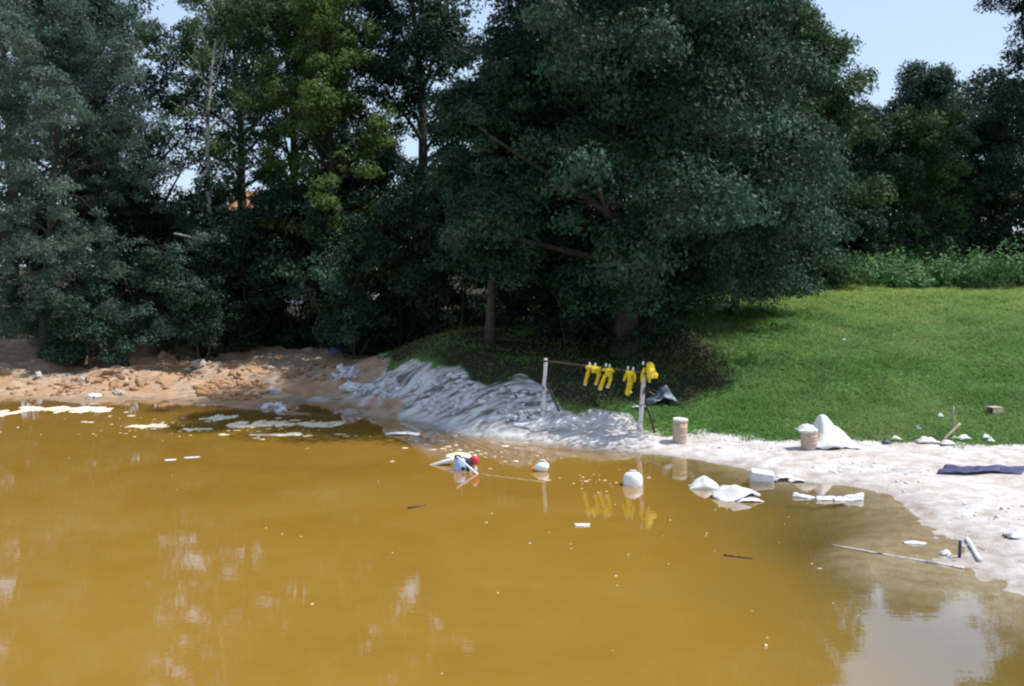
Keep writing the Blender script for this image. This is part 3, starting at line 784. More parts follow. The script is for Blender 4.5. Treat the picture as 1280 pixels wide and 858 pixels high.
# grass blades
def lawn():
    rng = np.random.default_rng(5)
    n = 300000
    d = 24 + 30 * rng.uniform(0, 1, n) ** 1.25
    u = rng.uniform(-.14, .62, n)
    x = u * d
    g, s, m, l = masks(x, d)
    ok = rng.uniform(0, 1, n) < g * smooth(.05, .3, base_h(x, d)) * (0.45 + fbm(x * .7, d * .7, 81))
    x, d = x[ok], d[ok]; z = ground(x, d); n = len(x)
    hgt = rng.uniform(.05, .13, n) * (.45 + 2.2 * fbm(x * .9, d * .9, 83) ** 2 + .3 * fbm(x * .25, d * .25, 84)) * (1 + smooth(40, 48, d) * .9)
    w = rng.uniform(.012, .028, n) * (1 + smooth(32, 48, d) * .8)
    az = rng.uniform(0, 2 * math.pi, n)
    a = np.stack([np.cos(az), np.sin(az), np.zeros(n)], 1) * w[:, None]
    tip = np.stack([rng.normal(size=n) * .95 * hgt, rng.normal(size=n) * .95 * hgt, hgt], 1)
    b = np.stack([x, d, z - .01], 1)
    v = np.stack([b - a, b + a, b + tip], 1).reshape(-1, 3)
    me = np_mesh('grass', v, np.arange(3 * n).reshape(n, 3))
    tag(new_obj('grass', me, None, M['grass']), 'short green grass covering the meadow slope', 'grass', kind='stuff')
    # small yellow flowers along the crest
    k = 420
    d = 47 + rng.normal(size=k) * 1.6; u = .30 + rng.normal(size=k) * .06; x = u * d
    z = ground(x, d) + rng.uniform(.10, .20, k)
    c = np.stack([x, d, z], 1)
    me = leaves_mesh('flowers', c, unit(rng.normal(size=(k, 3)) * .4 + np.array([0, -.4, 1])), .05, rng, .9)
    tag(new_obj('yellow_flowers', me, None, M['flower']), 'tiny yellow flowers along the crest of the meadow', 'flowers', kind='stuff')
lawn()

# ------------------------------------------------------------------ clothes rail and the yellow clothes
PL0, PL1 = hit(678, 521), None
PL0 = Vector((PL0.x, PL0.y, gz(PL0.x, PL0.y)))
PL1 = at(682, 450, PL0.y + .05)
_b = at(797.5, 549, 26.3); PR0 = Vector((_b.x, _b.y, gz(_b.x, _b.y)))
PR1 = at(805.5, 466, 26.4)
rail = empty('clothes_rail', (PL0 + PR0) / 2)
tag(rail, 'rail of birch poles carrying the yellow clothes at the water edge', 'clothes rail')
O = rail.location
def wob_line(a, b, n, amp, seed):
    rng = random.Random(seed); a = Vector(a); b = Vector(b)
    return [a.lerp(b, i / n) + (Vector((rng.uniform(-1, 1), rng.uniform(-1, 1), 0)) * amp if 0 < i < n else Vector()) for i in range(n + 1)]
def pole(name, a, b, r0_, r1_, mat, parent, amp=.015, seed=1, n=8, off=None):
    off = off if off is not None else (parent.location if parent else Vector())
    mb = MB(); pts = [p - off for p in wob_line(a, b, n, amp, seed)]
    mb.tube(pts, [r0_ + (r1_ - r0_) * i / n for i in range(n + 1)], 10)
    return mb.build(name, mat, parent)
dn = Vector((0, 0, -.25))
pole('post', PL0 + dn, PL1 + Vector((0, 0, .04)), .062, .05, M['birch_pole'], rail, .012, 1)
pole('post', PR0 + dn, PR1 + Vector((0, 0, .02)), .068, .058, M['birch_pole'], rail, .012, 2)
bar_a = PL1 + (PL1 - PR1).normalized() * .12 + Vector((0, -.07, -.03))
bar_b = PR1 + (PR1 - PL1).normalized() * .10 + Vector((0, -.07, .0))
pole('crossbar', bar_a, bar_b, .026, .034, M['wood_dark'], rail, .02, 3)
q = hit(820.5, 541); pole('brace', PR0.lerp(PR1, .68) + Vector((.02, .06, 0)), Vector((q.x, q.y, gz(q.x, q.y) - .12)), .03, .036, M['wood_dark'], rail, .01, 4)
q = hit(701, 514); pole('brace', PL0.lerp(PL1, .62) + Vector((.02, .06, 0)), Vector((q.x, q.y, gz(q.x, q.y) - .12)), .028, .034, M['wood_dark'], rail, .01, 5)

wr_tex = bpy.data.textures.new('cloth_folds', 'CLOUDS'); wr_tex.noise_scale = .11; wr_tex.noise_depth = 2
def on_bar(px, py, dy=0.0):
    """point in the vertical plane of the rail"""
    r = ray(px, py); nrm = Vector((bar_b.y - bar_a.y, -(bar_b.x - bar_a.x), 0)).normalized()
    o = Vector((0, 0, CAM_H)); t = (bar_a - o).dot(nrm) / r.dot(nrm)
    return o + r * t + nrm * dy
def garment(name, tubes, ties, cuffs, label, cat, top):
    root = empty(name, on_bar(*top)); tag(root, label, cat, 'yellow clothes on the rail')
    o = root.location
    mb = MB()
    for pts, rad, fl in tubes:
        mb.tube([on_bar(*p) - o for p in pts], [q_ * 1.1 for q_ in rad], 14, True, fl * .85)
    ob = mb.build('cloth', M['yellow'], root)
    md = ob.modifiers.new('skin', 'REMESH'); md.mode = 'VOXEL'; md.voxel_size = .016; md.use_smooth_shade = True
    sm = ob.modifiers.new('soft', 'SMOOTH'); sm.iterations = 5; sm.factor = .5
    dp = ob.modifiers.new('folds', 'DISPLACE'); dp.texture = wr_tex; dp.strength = .06; dp.mid_level = .5; dp.texture_coords = 'GLOBAL'
    for (px, py) in ties:
        t = MB(); c = on_bar(px, py) - o
        t.lathe([(.008, -.045), (.03, -.03), (.034, .0), (.022, .025), (.03, .045), (.006, .055)], 8, c)
        t.build('tie', M['white_tie'], root)
    for pts, rad in cuffs:
        t = MB(); t.tube([on_bar(*p) - o for p in pts], rad, 12, True, .6); t.build('cuff', M['cuff'], root)
    return root
# tube sections are flattened front to back; the third number of a point moves it off the rail
garment('rain_jacket', [([(734, 459), (743.5, 460.5), (752.5, 461.5)], [.10, .13, .10], .55),
                        ([(743.5, 459), (743.5, 466)], [.17, .15], .45),
                        ([(737, 461), (734.5, 468), (732, 477), (731.5, 481)], [.085, .075, .062, .066], .6),
                        ([(749, 462), (748, 470), (746, 477), (745, 480.5)], [.08, .075, .058, .06], .6)],
        [(737, 455.5), (744, 456.5)], [([(731.5, 479.5), (731.4, 482)], .07), ([(745.2, 479), (745, 481.5)], .066)],
        'leftmost yellow jacket on the rail, both sleeves hanging apart', 'jacket', (743, 460))
garment('rain_trousers', [([(754.5, 462), (767, 463)], [.10, .10], .6), ([(760.5, 461), (761, 470)], [.155, .14], .5),
                          ([(757, 468), (753.5, 477), (750.5, 486)], [.095, .078, .085], .6),
                          ([(764, 468), (762.5, 476), (760, 484)], [.09, .075, .07], .6)],
        [(757.5, 457), (762, 458)], [([(751, 484), (750, 487.3)], .09), ([(760.3, 482), (759.5, 485)], .076)],
        'yellow trousers with pale cuffs, second garment from the left post', 'trousers', (760, 462))
garment('rain_coverall', [([(783, 465), (793.5, 466)], [.09, .09], .6), ([(788, 464), (788, 472), (787.5, 480)], [.13, .14, .12], .5),
                          ([(783, 468), (781, 474), (780, 477)], [.06, .055, .05], .6),
                          ([(793, 468), (793.6, 475), (792.5, 478)], [.055, .05, .045], .6),
                          ([(788, 478), (786, 486), (784, 494)], [.125, .11, .10], .55), ([(785, 492), (790, 490)], [.08, .05], .6)],
        [(785, 460.5), (791.5, 461.5)], [],
        'long narrow yellow coverall, third garment along the rail', 'coverall', (788, 465))
garment('rain_jacket', [([(811, 453), (812.5, 458), (814, 466), (816.5, 473)], [.09, .16, .19, .15], .6),
                        ([(816, 464), (820, 470), (820.5, 473)], [.10, .09, .06], .6),
                        ([(811, 466), (811.5, 474), (811.8, 478.5)], [.085, .07, .062], .6),
                        ([(806, 460), (803.5, 468), (801.5, 478, -.05)], [.08, .075, .065], .6)],
        [(804, 454.5)], [],
        'bulky yellow jacket slung over the end of the rail at the right post', 'jacket', (812, 456))

# ------------------------------------------------------------------ drums, sheets, bundles
def drum(px, py, Hd, Rd, label, tilt=0.0, rz=0.0):
    q = hit(px, py); z = gz(q.x, q.y)
    root = empty('fibre_drum', (q.x, q.y, z - .02), rz); root.rotation_euler = (0, R(tilt), rz); tag(root, label, 'drum', 'fibre drums on the beach')
    b = MB(); b.lathe([(Rd * .96, 0), (Rd, .03), (Rd * 1.005, Hd * .5), (Rd, Hd - .06)], 28); body = b.build('body', M['drum'], root)
    for hz in (.045, Hd * .34, Hd * .66, Hd - .085):
        h = MB(); h.lathe([(Rd * 1.0, hz - .022), (Rd * 1.03, hz - .015), (Rd * 1.035, hz), (Rd * 1.03, hz + .015), (Rd * 1.0, hz + .022)], 28); h.build('hoop', M['hoop'], body)
    l = MB(); l.lathe([(Rd * 1.0, Hd - .058), (Rd * 1.06, Hd - .055), (Rd * 1.06, Hd), (Rd * .97, Hd + .012), (Rd * .94, Hd - .012), (.02, Hd - .01)], 28); l.build('lid', M['drum_lid'], root)
    return root
drum(849.5, 553, .63, .185, 'pale drum with a white lid standing alone near the right post', 1.5)
dr2 = drum(1012, 561, .50, .20, 'tan drum leaning under the peaked white sheet', -4, .4)

def sheet(name, cen, sx, sy, prof, label, cat, mat, seed, rz=0.0, thick=.012, amp=.06, nseg=18, group=None, power=3.0, tail=0.0, sub=0.0):
    """crumpled sheet of real thickness: grid over a lumpy outline, folded up as prof(u, v) says"""
    rng = random.Random(seed)
    vs_, fs_ = [], []
    off = Vector((rng.uniform(0, 50), rng.uniform(0, 50), rng.uniform(0, 50)))
    for j in range(nseg + 1):
        for i in range(nseg + 1):
            u, v = 2 * i / nseg - 1, 2 * j / nseg - 1
            w = 1 + .22 * mnoise.noise(Vector((u * 1.3, v * 1.3, 0)) + off)
            x, y = u * sx * .5 * w, v * sy * .5 * w
            x += .06 * sx * mnoise.noise(Vector((v * 2, u * 2, 3)) + off)
            edge = max(abs(u), abs(v))
            z = prof(u, v) + amp * (mnoise.noise(Vector((u * 2.3, v * 2.3, 7)) + off) + .6 * abs(mnoise.noise(Vector((u * 5, v * 4, 9)) + off))) * (1.1 - .5 * edge)
            vs_.append((x, y, max(z, -.03 if sub == 0 else -sub)))
    for j in range(nseg):
        for i in range(nseg):
            a = j * (nseg + 1) + i
            fs_.append((a, a + 1, a + nseg + 2, a + nseg + 1))
    mb = MB(); mb.add(vs_, fs_)
    o = mb.build(name, mat)
    o.location = cen; o.rotation_euler = (0, 0, rz)
    sd = o.modifiers.new('thickness', 'SOLIDIFY'); sd.thickness = thick; sd.offset = 1
    tag(o, label, cat, group)
    return o
q = hit(1030, 558); zz = gz(q.x, q.y)
sheet('plastic_sheet', (q.x + .14, q.y + .1, zz), 1.2, 1.0, lambda u, v: .80 * max(0, 1 - abs(u + .38) / (.62 if u < -.38 else 1.38)) * max(0, 1 - abs(v) ** 1.5), 'white sheet pitched up to a peak behind the leaning drum', 'sheet', M['white_sheet'], 5, .1, amp=.15, nseg=30)
sheet('plastic_bag', dr2.location + Vector((-.12, -.02, .515)), .44, .36, lambda u, v: .09 * (1 - u * u) * (1 - v * v) + .05 * u - .06 * v * v, 'small white bag slumped over the rim of the leaning drum', 'bag', M['white_sheet'], 6, amp=.05, nseg=12)
# grey heap at the edge of the shadow behind the right post
q = hit(825, 505); zz = gz(q.x, q.y)
sheet('crumpled_sheet', (q.x + .02, q.y, zz), .72, .62, lambda u, v: .20 * (1 - u * u) + .30 * max(0, 1 - abs(u - .35) * 1.9) ** .6 * max(0, 1 - v * v), 'crumpled grey-blue sheeting heaped on the grass behind the right post', 'sheet', M['grey_sheet'], 8, .3, amp=.14, nseg=22)
q = hit(813, 503); h = MB()
h.tube([(.20 * math.cos(a_), .04 * math.sin(a_), .20 + .20 * math.sin(a_)) for a_ in np.linspace(0, 2 * math.pi, 25)], .03, 8, False)
o = h.build('dark_hoop', M['black']); o.location = (q.x, q.y - .1, gz(q.x, q.y - .1) - .02); tag(o, 'small dark hoop propped beside the grey sheeting', 'hoop')
q = hit(815, 500); o = pole('pale_stick', Vector((q.x - .12, q.y - .25, gz(q.x, q.y) + .28)), Vector((q.x + .36, q.y - .2, gz(q.x + .36, q.y - .2) + .0)), .022, .026, M['wood_pale'], None, .01, 8, off=Vector((q.x, q.y, 0)))
o.location = (q.x, q.y, 0); tag(o, 'pale stick leaning across the grey sheeting', 'stick')
q = hit(804, 512); sheet('rag', (q.x, q.y, gz(q.x, q.y) + .01), .3, .3, lambda u, v: .07 * (1 - u * u), 'light grey rag on the grass just behind the right post', 'rag', M['grey_sheet'], 9, amp=.06, nseg=10)
q = hit(797, 511); sheet('rag', (q.x - .05, q.y, gz(q.x, q.y) + .01), .22, .2, lambda u, v: .04 * (1 - u * u), 'small pale rag on the grass left of the right post', 'rag', M['white_sheet'], 10, amp=.05, nseg=10)
q = hit(421, 443); b = MB(); b.lathe([(.10, -.05), (.24, .02), (.27, .22), (.23, .42), (.10, .52), (.06, .56), (.11, .62), (.02, .64)], 14)
o = b.build('blue_sack', M['blue_sack']); o.location = (q.x, q.y, gz(q.x, q.y)); tag(o, 'dim blue sack standing in the dark at the head of the gully', 'sack')

# navy tarpaulin on the beach
q = hit(1228, 589); t = MB(); nseg = 24; sx, sy = 1.75, .62
for j in range(9):
    for i in range(nseg + 1):
        u, v = i / nseg - .5, j / 8 - .5
        x = u * sx + v * .35; y = v * sy + .05 * math.sin(u * 9)
        wz = gz(q.x + x, q.y + y)
        t.v.append((x, y, wz - q.z + .03 + .05 * mnoise.noise(Vector((u * 7, v * 5, 1))) + .03 * math.sin(v * 9 + u * 5)))
for j in range(8):
    for i in range(nseg):
        a = j * (nseg + 1) + i; t.f.append((a, a + 1, a + nseg + 2, a + nseg + 1))
o = t.build('tarpaulin', M['tarp']); o.location = q; o.rotation_euler = (0, 0, -.12)
sd = o.modifiers.new('thickness', 'SOLIDIFY'); sd.thickness = .03; sd.offset = 1
tag(o, 'long dark navy tarpaulin lying flat on the white beach', 'tarpaulin')

# ------------------------------------------------------------------ afloat
q = onz(676, 589)
can = empty('jerrycan', q, .1); tag(can, 'small white canister with an orange cap afloat below the left post', 'canister', 'white canisters afloat')
b = MB(); b.tube([(-.15, 0, .07), (-.11, 0, .075), (-.02, 0, .09), (.1, 0, .09), (.16, 0, .08), (.175, 0, .07)], [.03, .08, .125, .135, .105, .04], 16, True, .9); b.build('body', M['white_plastic'], can)
b = MB(); b.tube([(-.145, 0, .07), (-.19, 0, .066), (-.235, 0, .06)], [.034, .03, .018], 12); b.build('cap', M['orange'], can)
b = MB(); b.tube([(-.04, 0, .20), (.0, 0, .255), (.07, 0, .255), (.11, 0, .21)], .016, 8); b.build('handle', M['white_plastic'], can)
q = onz(791, 606)
can = empty('jerrycan', q, -.2); tag(can, 'larger white canister without a visible cap afloat below the right post', 'canister', 'white canisters afloat')
b = MB(); b.lathe([(.10, -.10), (.19, -.08), (.215, .0), (.215, .12), (.20, .20), (.15, .255), (.06, .275), (.02, .277)], 10); b.build('body', M['white_plastic'], can)
b = MB(); b.tube([(-.08, 0, .25), (-.06, 0, .305), (.06, 0, .305), (.08, 0, .25)], .018, 8); b.build('handle', M['white_plastic'], can)

FG = 'white sheets at the water edge'
def fl(px, py, sx, sy, prof, label, seed, **kw):
    q = onz(px, py); return sheet(kw.pop('name', 'plastic_sheet'), (q.x, q.y, .0), sx, sy, prof, label, kw.pop('cat', 'sheet'), M['white_sheet'], seed, group=FG, sub=.06, **kw)
fl(880, 609, .68, .42, lambda u, v: .26 * max(0, 1 - abs(u)) ** .8 * max(0, 1 - v * v) ** .6 - .02, 'white sheet rising to a low smooth cone out of the water', 21, amp=.02)
fl(919, 622, .86, .62, lambda u, v: .27 * max(0, 1 - abs(u * .9 + v * .5)) * (1 - .5 * v * v) - .02, 'crumpled white sheet folded like a tent in the shallow water', 22, rz=.3, amp=.06)
fl(936, 626, .50, .30, lambda u, v: .04 * (1 - u * u) - .01, 'thin white flap lying beside the tent-like sheet', 23, amp=.03)
q = onz(952, 600); b = MB(); b.box((0, 0, .085), (.50, .40, .22), Matrix.Rotation(.12, 3, 'Y'))
o = b.build('foam_block', M['white_sheet'], None, False); o.location = q; o.rotation_euler = (.06, 0, -.15)
bv = o.modifiers.new('edges', 'BEVEL'); bv.width = .03; bv.segments = 3
tag(o, 'square white block with a dark underside at the water edge', 'block')
fl(980, 599, .52, .34, lambda u, v: .06 * (1 - u * u) - .005, 'flat white sheet lying right of the square block', 24, amp=.05)
fl(996, 602, .32, .22, lambda u, v: .04 * (1 - u * u), 'small white flap between the block and the strips', 25, amp=.03)
fl(1005, 622, .46, .16, lambda u, v: .10 * (1 - v * v) * (.4 + .3 * -u), 'narrow white strip slanting into the shallows, leftmost of three strips', 26, rz=-.5, amp=.03)
fl(1031, 625, .36, .14, lambda u, v: .06 * (1 - v * v), 'short white strip, middle one of three in the shallows', 27, amp=.025)
fl(1060, 625, .62, .22, lambda u, v: .12 * (1 - v * v) * (.6 + .35 * u), 'lumpy white strip, rightmost of three in the shallows', 28, rz=.12, amp=.05)
fl(503, 543, .9, .42, lambda u, v: .03 * (1 - u * u), 'thin white sheet afloat at the mouth of the gully', 29, amp=.03)
fl(728, 657, .26, .1, lambda u, v: .03 * (1 - v * v) - .005, 'white scrap floating alone in the middle of the pond', 30, amp=.01, thick=.008, name='scrap', cat='scrap')
fl(240, 572, .40, .10, lambda u, v: .012 * (1 - v * v) - .004, 'pale sliver floating on the left of the pond', 31, rz=.35, amp=.008, thick=.006, name='scrap', cat='scrap')
fl(213, 575, .26, .16, lambda u, v: .010 * (1 - v * v) - .004, 'dull scrap floating left of the pale sliver', 32, rz=.3, amp=.008, thick=.006, name='scrap', cat='scrap')

# half-sunk pump
q = onz(577, 588)
pump = empty('floating_pump', q, 0); tag(pump, 'half-sunk blue and white pump with a red tank out in the water', 'pump')
b = MB(); b.lathe([(.10, -.12), (.15, -.08), (.165, .06), (.15, .20), (.10, .27), (.05, .29)], 18, (-.03, 0, 0)); body = b.build('body', M['pump_blue'], pump)
b = MB(); b.lathe([(.055, .285), (.075, .29), (.075, .35), (.03, .365)], 14, (-.09, -.02, 0)); b.build('cap', M['black'], body)
b = MB(); b.tube([(.05, -.17, .07), (.05, -.20, .07)], .05, 12); b.build('outlet', M['black'], body)
b = MB(); b.box((.16, .06, .10), (.20, .26, .30), Matrix.Rotation(.2, 3, 'Y')); o = b.build('motor', M['navy_metal'], pump, False); bv = o.modifiers.new('e', 'BEVEL'); bv.width = .03; bv.segments = 2
for k in range(5):
    b = MB(); b.box((.16, -.085, .0 + k * .05), (.18, .02, .016)); b.build('fin', M['navy_metal'], o)
b = MB(); b.lathe([(.05, -.09), (.10, -.085), (.115, -.06), (.115, .05), (.09, .085), (.03, .095)], 8, (.30, .02, .23)); tk = b.build('tank', M['red'], pump)
b = MB(); b.lathe([(.035, .09), (.045, .10), (.045, .13), (.015, .135)], 10, (.30, .02, .23)); b.build('filler_cap', M['white_plastic'], tk)
b = MB(); b.box((.22, .0, .04), (.05, .34, .10)); b.box((.33, .0, .02), (.05, .34, .08)); b.build('cradle', M['white_plastic'], pump, False)
q2 = onz(560, 582)
b = MB(); b.add([(-.42, .0, -.02), (.22, -.12, .17), (.24, .14, .19), (-.36, .12, -.02), (-.42, .0, -.06), (.22, -.12, .10), (.24, .14, .12), (-.36, .12, -.06)],
                [(0, 1, 2, 3), (4, 7, 6, 5), (0, 4, 5, 1), (1, 5, 6, 2), (2, 6, 7, 3), (3, 7, 4, 0)])
o = b.build('white_board', M['white_plastic'], None, False); o.location = (q2.x - .1, q2.y + .05, 0); bv = o.modifiers.new('e', 'BEVEL'); bv.width = .012; bv.segments = 2
tag(o, 'white board sloping up out of the water against the pump', 'board')
q2 = onz(573, 571); sheet('plastic_sheet', (q2.x, q2.y, 0), .62, .55, lambda u, v: .05 * (1 - u * u), 'pale sheet afloat just behind the pump', 'sheet', M['foam'], 41, amp=.03, group=FG, sub=.05)
a_ = at(571, 571, q.y - .22); b_ = onz(601, 593) + Vector((0, 0, -.06))
o = pole('pale_pole', a_, b_, .026, .02, M['white_plastic'], None, .006, 7, off=q); o.location = q; tag(o, 'thin pale pole slanting across the pump into the water', 'pole')
b = MB(); pts = []
for i in range(25):
    t_ = i / 24; p = onz(601 + 72 * t_, 593 + 9 * t_); pts.append((p.x, p.y, .002 + .008 * math.sin(i * 1.3)))
b.tube(pts, .012, 6); tag(b.build('floating_line', M['wood_pale']), 'thin line trailing over the water from the pump towards the small canister', 'line')

# ------------------------------------------------------------------ sticks and litter
def stick(name, a, b, r0_, r1_, mat, label, cat, seed, amp=.02, group=None):
    a, b = Vector(a), Vector(b); o = pole(name, a, b, r0_, r1_, mat, None, amp, seed, off=a); o.location = a; tag(o, label, cat, group); return o
def G(px, py, up=0.0): q = hit(px, py); return Vector((q.x, q.y, gz(q.x, q.y) + up))
g1 = G(1193, 541); top = at(1192, 508, g1.y); stick('stake', g1 + Vector((0, 0, -.2)), top, .028, .024, M['wood_pale'], 'pale wooden stake driven upright at the foot of the meadow', 'stake', 11, .006)
g1 = G(1179, 551); stick('plank', g1 + Vector((0, 0, .0)), at(1200, 530, g1.y + .15), .035, .032, M['wood_pale'], 'pale slat leaning beside the upright stake', 'slat', 12, .004)
a_ = onz(1036, 680); b_ = G(1205, 712, .05); stick('long_pole', a_ + Vector((0, 0, -.012)), Vector((b_.x, b_.y, max(b_.z - .04, .015))), .012, .018, M['birch_pole'], 'long thin pale pole lying across the shallows onto the beach', 'pole', 13, .012)
g1 = G(1199, 698); stick('stake', g1 + Vector((0, 0, -.1)), g1 + Vector((.01, 0, .28)), .026, .024, M['navy_metal'], 'short dark stake stuck in the wet beach', 'stake', 14, .004)
a_, b_ = G(1208, 676, .03), G(1225, 703, .03); stick('white_batten', a_, b_, .035, .035, M['white_plastic'], 'white batten lying on the wet beach right of the short dark stake', 'batten', 15, .006)
a_, b_ = onz(905, 695), onz(941, 699); stick('driftwood', a_ + Vector((0, 0, .01)), b_ + Vector((0, 0, .005)), .02, .014, M['dark_debris'], 'dark stick floating in front of the submerged beach', 'stick', 16, .012)
a_, b_ = onz(511, 636), onz(533, 632); stick('driftwood', a_ + Vector((0, 0, .005)), b_ + Vector((0, 0, .0)), .035, .015, M['dark_debris'], 'dark piece of wood floating in the middle of the pond', 'stick', 17, .02)
p_ = onz(957, 808)
b = MB(); b.lathe([(.004, -.025), (.018, -.014), (.022, .0), (.016, .016), (.004, .024)], 10); o = b.build('float', M['foam']); o.location = p_ + Vector((0, 0, .006)); tag(o, 'tiny pale float near the lower edge of the pond', 'float')
a_, b_ = at(218, 292, 43.2), at(257, 301, 42.6); stick('dead_branch', a_, b_, .05, .02, M['bark_pale'], 'bare pale branch end sticking out of the arching shrub', 'branch', 19, .03)

# scraps along the foot of the meadow
LG = 'white scraps along the foot of the meadow'
def scrap(px, py, sx, sy, label, seed, mat='white_sheet', h=.08, rz=0.0):
    q = hit(px, py); sheet('scrap', (q.x, q.y, gz(q.x, q.y) + .005), sx, sy, lambda u, v: h * (1 - u * u) * (1 - v * v), label, 'scrap', M[mat], seed, rz, amp=h * .7, nseg=9, group=LG)
scrap(1158, 553, .55, .30, 'long white scrap at the foot of the leaning slat', 51, h=.10)
scrap(1184, 556, .34, .22, 'white scrap directly below the leaning slat', 52, h=.09)
scrap(1204, 550, .42, .22, 'white scrap right of the leaning slat', 53, h=.10, rz=.3)
scrap(1192, 549, .14, .12, 'small rust-brown scrap beside the upright stake', 54, 'box', .07)
scrap(1232, 549, .20, .16, 'left one of two small white scraps right of the stake', 55)
scrap(1238, 553, .18, .14, 'right one of two small white scraps right of the stake', 56)
scrap(1175, 522, .15, .12, 'white scrap in the grass left of the stake top', 57)
scrap(1147, 538, .17, .14, 'bluish white scrap low in the grass', 58, 'grey_sheet')
scrap(1120, 551, .28, .16, 'white scrap beside a dark one at the edge of the beach', 59)
scrap(1108, 555, .20, .15, 'dark scrap at the edge of the beach right of the peaked sheet', 60, 'navy_metal', .08)
scrap(1182, 694, .14, .12, 'white scrap left of the short dark stake', 61, h=.06)
scrap(1143, 680, .36, .14, 'thin white scrap on the wet tip of the beach', 62, h=.03, rz=-.2)
scrap(1274, 672, .45, .30, 'pale lump on the beach at the right edge', 63, h=.12)
scrap(1055, 549, .30, .18, 'white scrap on the beach right of the peaked sheet', 64, h=.05)
scrap(1055, 426, .13, .10, 'tiny white fleck in the middle of the meadow', 66, h=.05)
# weathered box in the grass
q = hit(1243, 518); root = empty('wooden_box', (q.x, q.y, gz(q.x, q.y)), .35); tag(root, 'small weathered open box lying in the grass near the right edge', 'box')
for c_, d_ in (((0, 0, .012), (.36, .26, .02)), ((0, .125, .10), (.36, .02, .16)), ((0, -.125, .10), (.36, .02, .16)), ((.175, 0, .10), (.02, .225, .16)), ((0, 0, .19), (.36, .275, .018))):
    b = MB(); b.box(c_, d_); b.build('board', M['box'], root, False)

# ------------------------------------------------------------------ clods, lumps and stones
ICO = None
def ico():
    global ICO
    if ICO is None:
        bm = bmesh.new(); bmesh.ops.create_icosphere(bm, subdivisions=1, radius=1)
        bm.verts.ensure_lookup_table()
        ICO = (np.array([v.co[:] for v in bm.verts]), np.array([[v.index for v in f.verts] for f in bm.faces])); bm.free()
    return ICO
def lumps(name, pts, sizes, mat, seed, label, cat):
    v0, f0 = ico(); rng = np.random.default_rng(seed); V, Fc = [], []
    for k, (p, s_) in enumerate(zip(pts, sizes)):
        sc_ = s_ * rng.uniform(.6, 1.3, 3) * np.array([1.15, 1, .7])
        v = v0 * (1 + rng.uniform(-.28, .28, (len(v0), 1))) * sc_
        a = rng.uniform(0, 6.28); ca, sa = math.cos(a), math.sin(a)
        v = np.stack([v[:, 0] * ca - v[:, 1] * sa, v[:, 0] * sa + v[:, 1] * ca, v[:, 2]], 1) + np.array(p)
        V.append(v); Fc.append(f0 + k * len(v0))
    me = np_mesh(name, np.concatenate(V), np.concatenate(Fc))
    return tag(new_obj(name, me, None, M[mat]), label, cat, kind='stuff')
def scatter(regions, rng, lo, hi):
    pts, sz = [], []
    for (px, py, rx, ry, n) in regions:
        for _ in range(n):
            a, r = rng.uniform(0, 6.28), math.sqrt(rng.uniform())
            q = hit(px + rx * r * math.cos(a), py + ry * r * math.sin(a))
            z = gz(q.x, q.y)
            if z < .0: continue
            s_ = lo + (hi - lo) * rng.uniform() ** 3
            pts.append((q.x, q.y, z + s_ * .15)); sz.append(s_)
    return pts, sz
rr_ = np.random.default_rng(9)
p_, s_ = scatter([(120, 482, 60, 14, 150), (200, 470, 70, 18, 140), (290, 488, 45, 14, 420), (200, 448, 60, 8, 60), (60, 488, 60, 8, 50), (330, 465, 60, 12, 70), (410, 465, 40, 12, 60), (375, 510, 15, 5, 50)], rr_, .02, .17)
lumps('mud_clods', p_, s_, 'clod', 3, 'crumbled orange clods strewn over the mud bank', 'clods')
p_, s_ = scatter([(432, 470, 16, 7, 60), (455, 488, 22, 8, 70), (490, 485, 12, 8, 50), (560, 495, 45, 25, 120), (640, 505, 45, 25, 120), (350, 510, 25, 6, 50)], rr_, .025, .15)
lumps('silt_lumps', p_, s_, 'silt_lump', 4, 'broken pale lumps between the gully and the powdered bank', 'lumps')
p_, s_ = scatter([(940, 556, 60, 10, 70), (1060, 580, 50, 14, 60), (1130, 600, 40, 20, 50), (1240, 640, 40, 20, 50), (1190, 680, 40, 20, 60), (780, 545, 60, 12, 50)], rr_, .008, .05)
lumps('beach_pebbles', p_, s_, 'silt_lump', 5, 'small pebbles and crumbs on the white beach', 'pebbles')
def rock(px, py, s_, mat, label, seed, cat='rock', name='rock'):
    bm = bmesh.new(); bmesh.ops.create_icosphere(bm, subdivisions=3, radius=1)
    off = Vector((seed * 3.1, seed * 1.7, 0))
    for v in bm.verts:
        k = .68 * (1 + .45 * mnoise.noise(v.co * 1.3 + off) + .30 * mnoise.noise(v.co * 3.1 + off) + .14 * mnoise.noise(v.co * 7 + off))
        v.co = Vector((v.co.x * s_[0], v.co.y * s_[1], v.co.z * s_[2])) * k
    me = bpy.data.meshes.new(name); bm.to_mesh(me); bm.free()
    q = hit(px, py); o = new_obj(name, me, None, M[mat]); o.location = (q.x, q.y, gz(q.x, q.y) + s_[2] * .3); o.rotation_euler = (0, 0, seed)
    tag(o, label, cat, 'lumps lying on the banks'); return o
rock(250, 458, (.5, .35, .28), 'stone', 'pale angular rock on the crest of the mud bank', 1)
rock(235, 463, (.38, .2, .14), 'stone', 'flat pale rock left of the angular one on the mud crest', 2)
rock(342, 491, (.42, .3, .2), 'silt_lump', 'white lump on the grey mud flat', 3, 'lump', 'lump')
rock(437, 470, (.55, .4, .35), 'silt_lump', 'largest white lump at the top of the gully pile', 4, 'lump', 'lump')
rock(427, 463, (.4, .3, .22), 'silt_lump', 'rounded white lump at the left of the gully pile', 5, 'lump', 'lump')
rock(440, 487, (.6, .4, .28), 'silt_lump', 'white lump in the middle of the gully pile', 6, 'lump', 'lump')
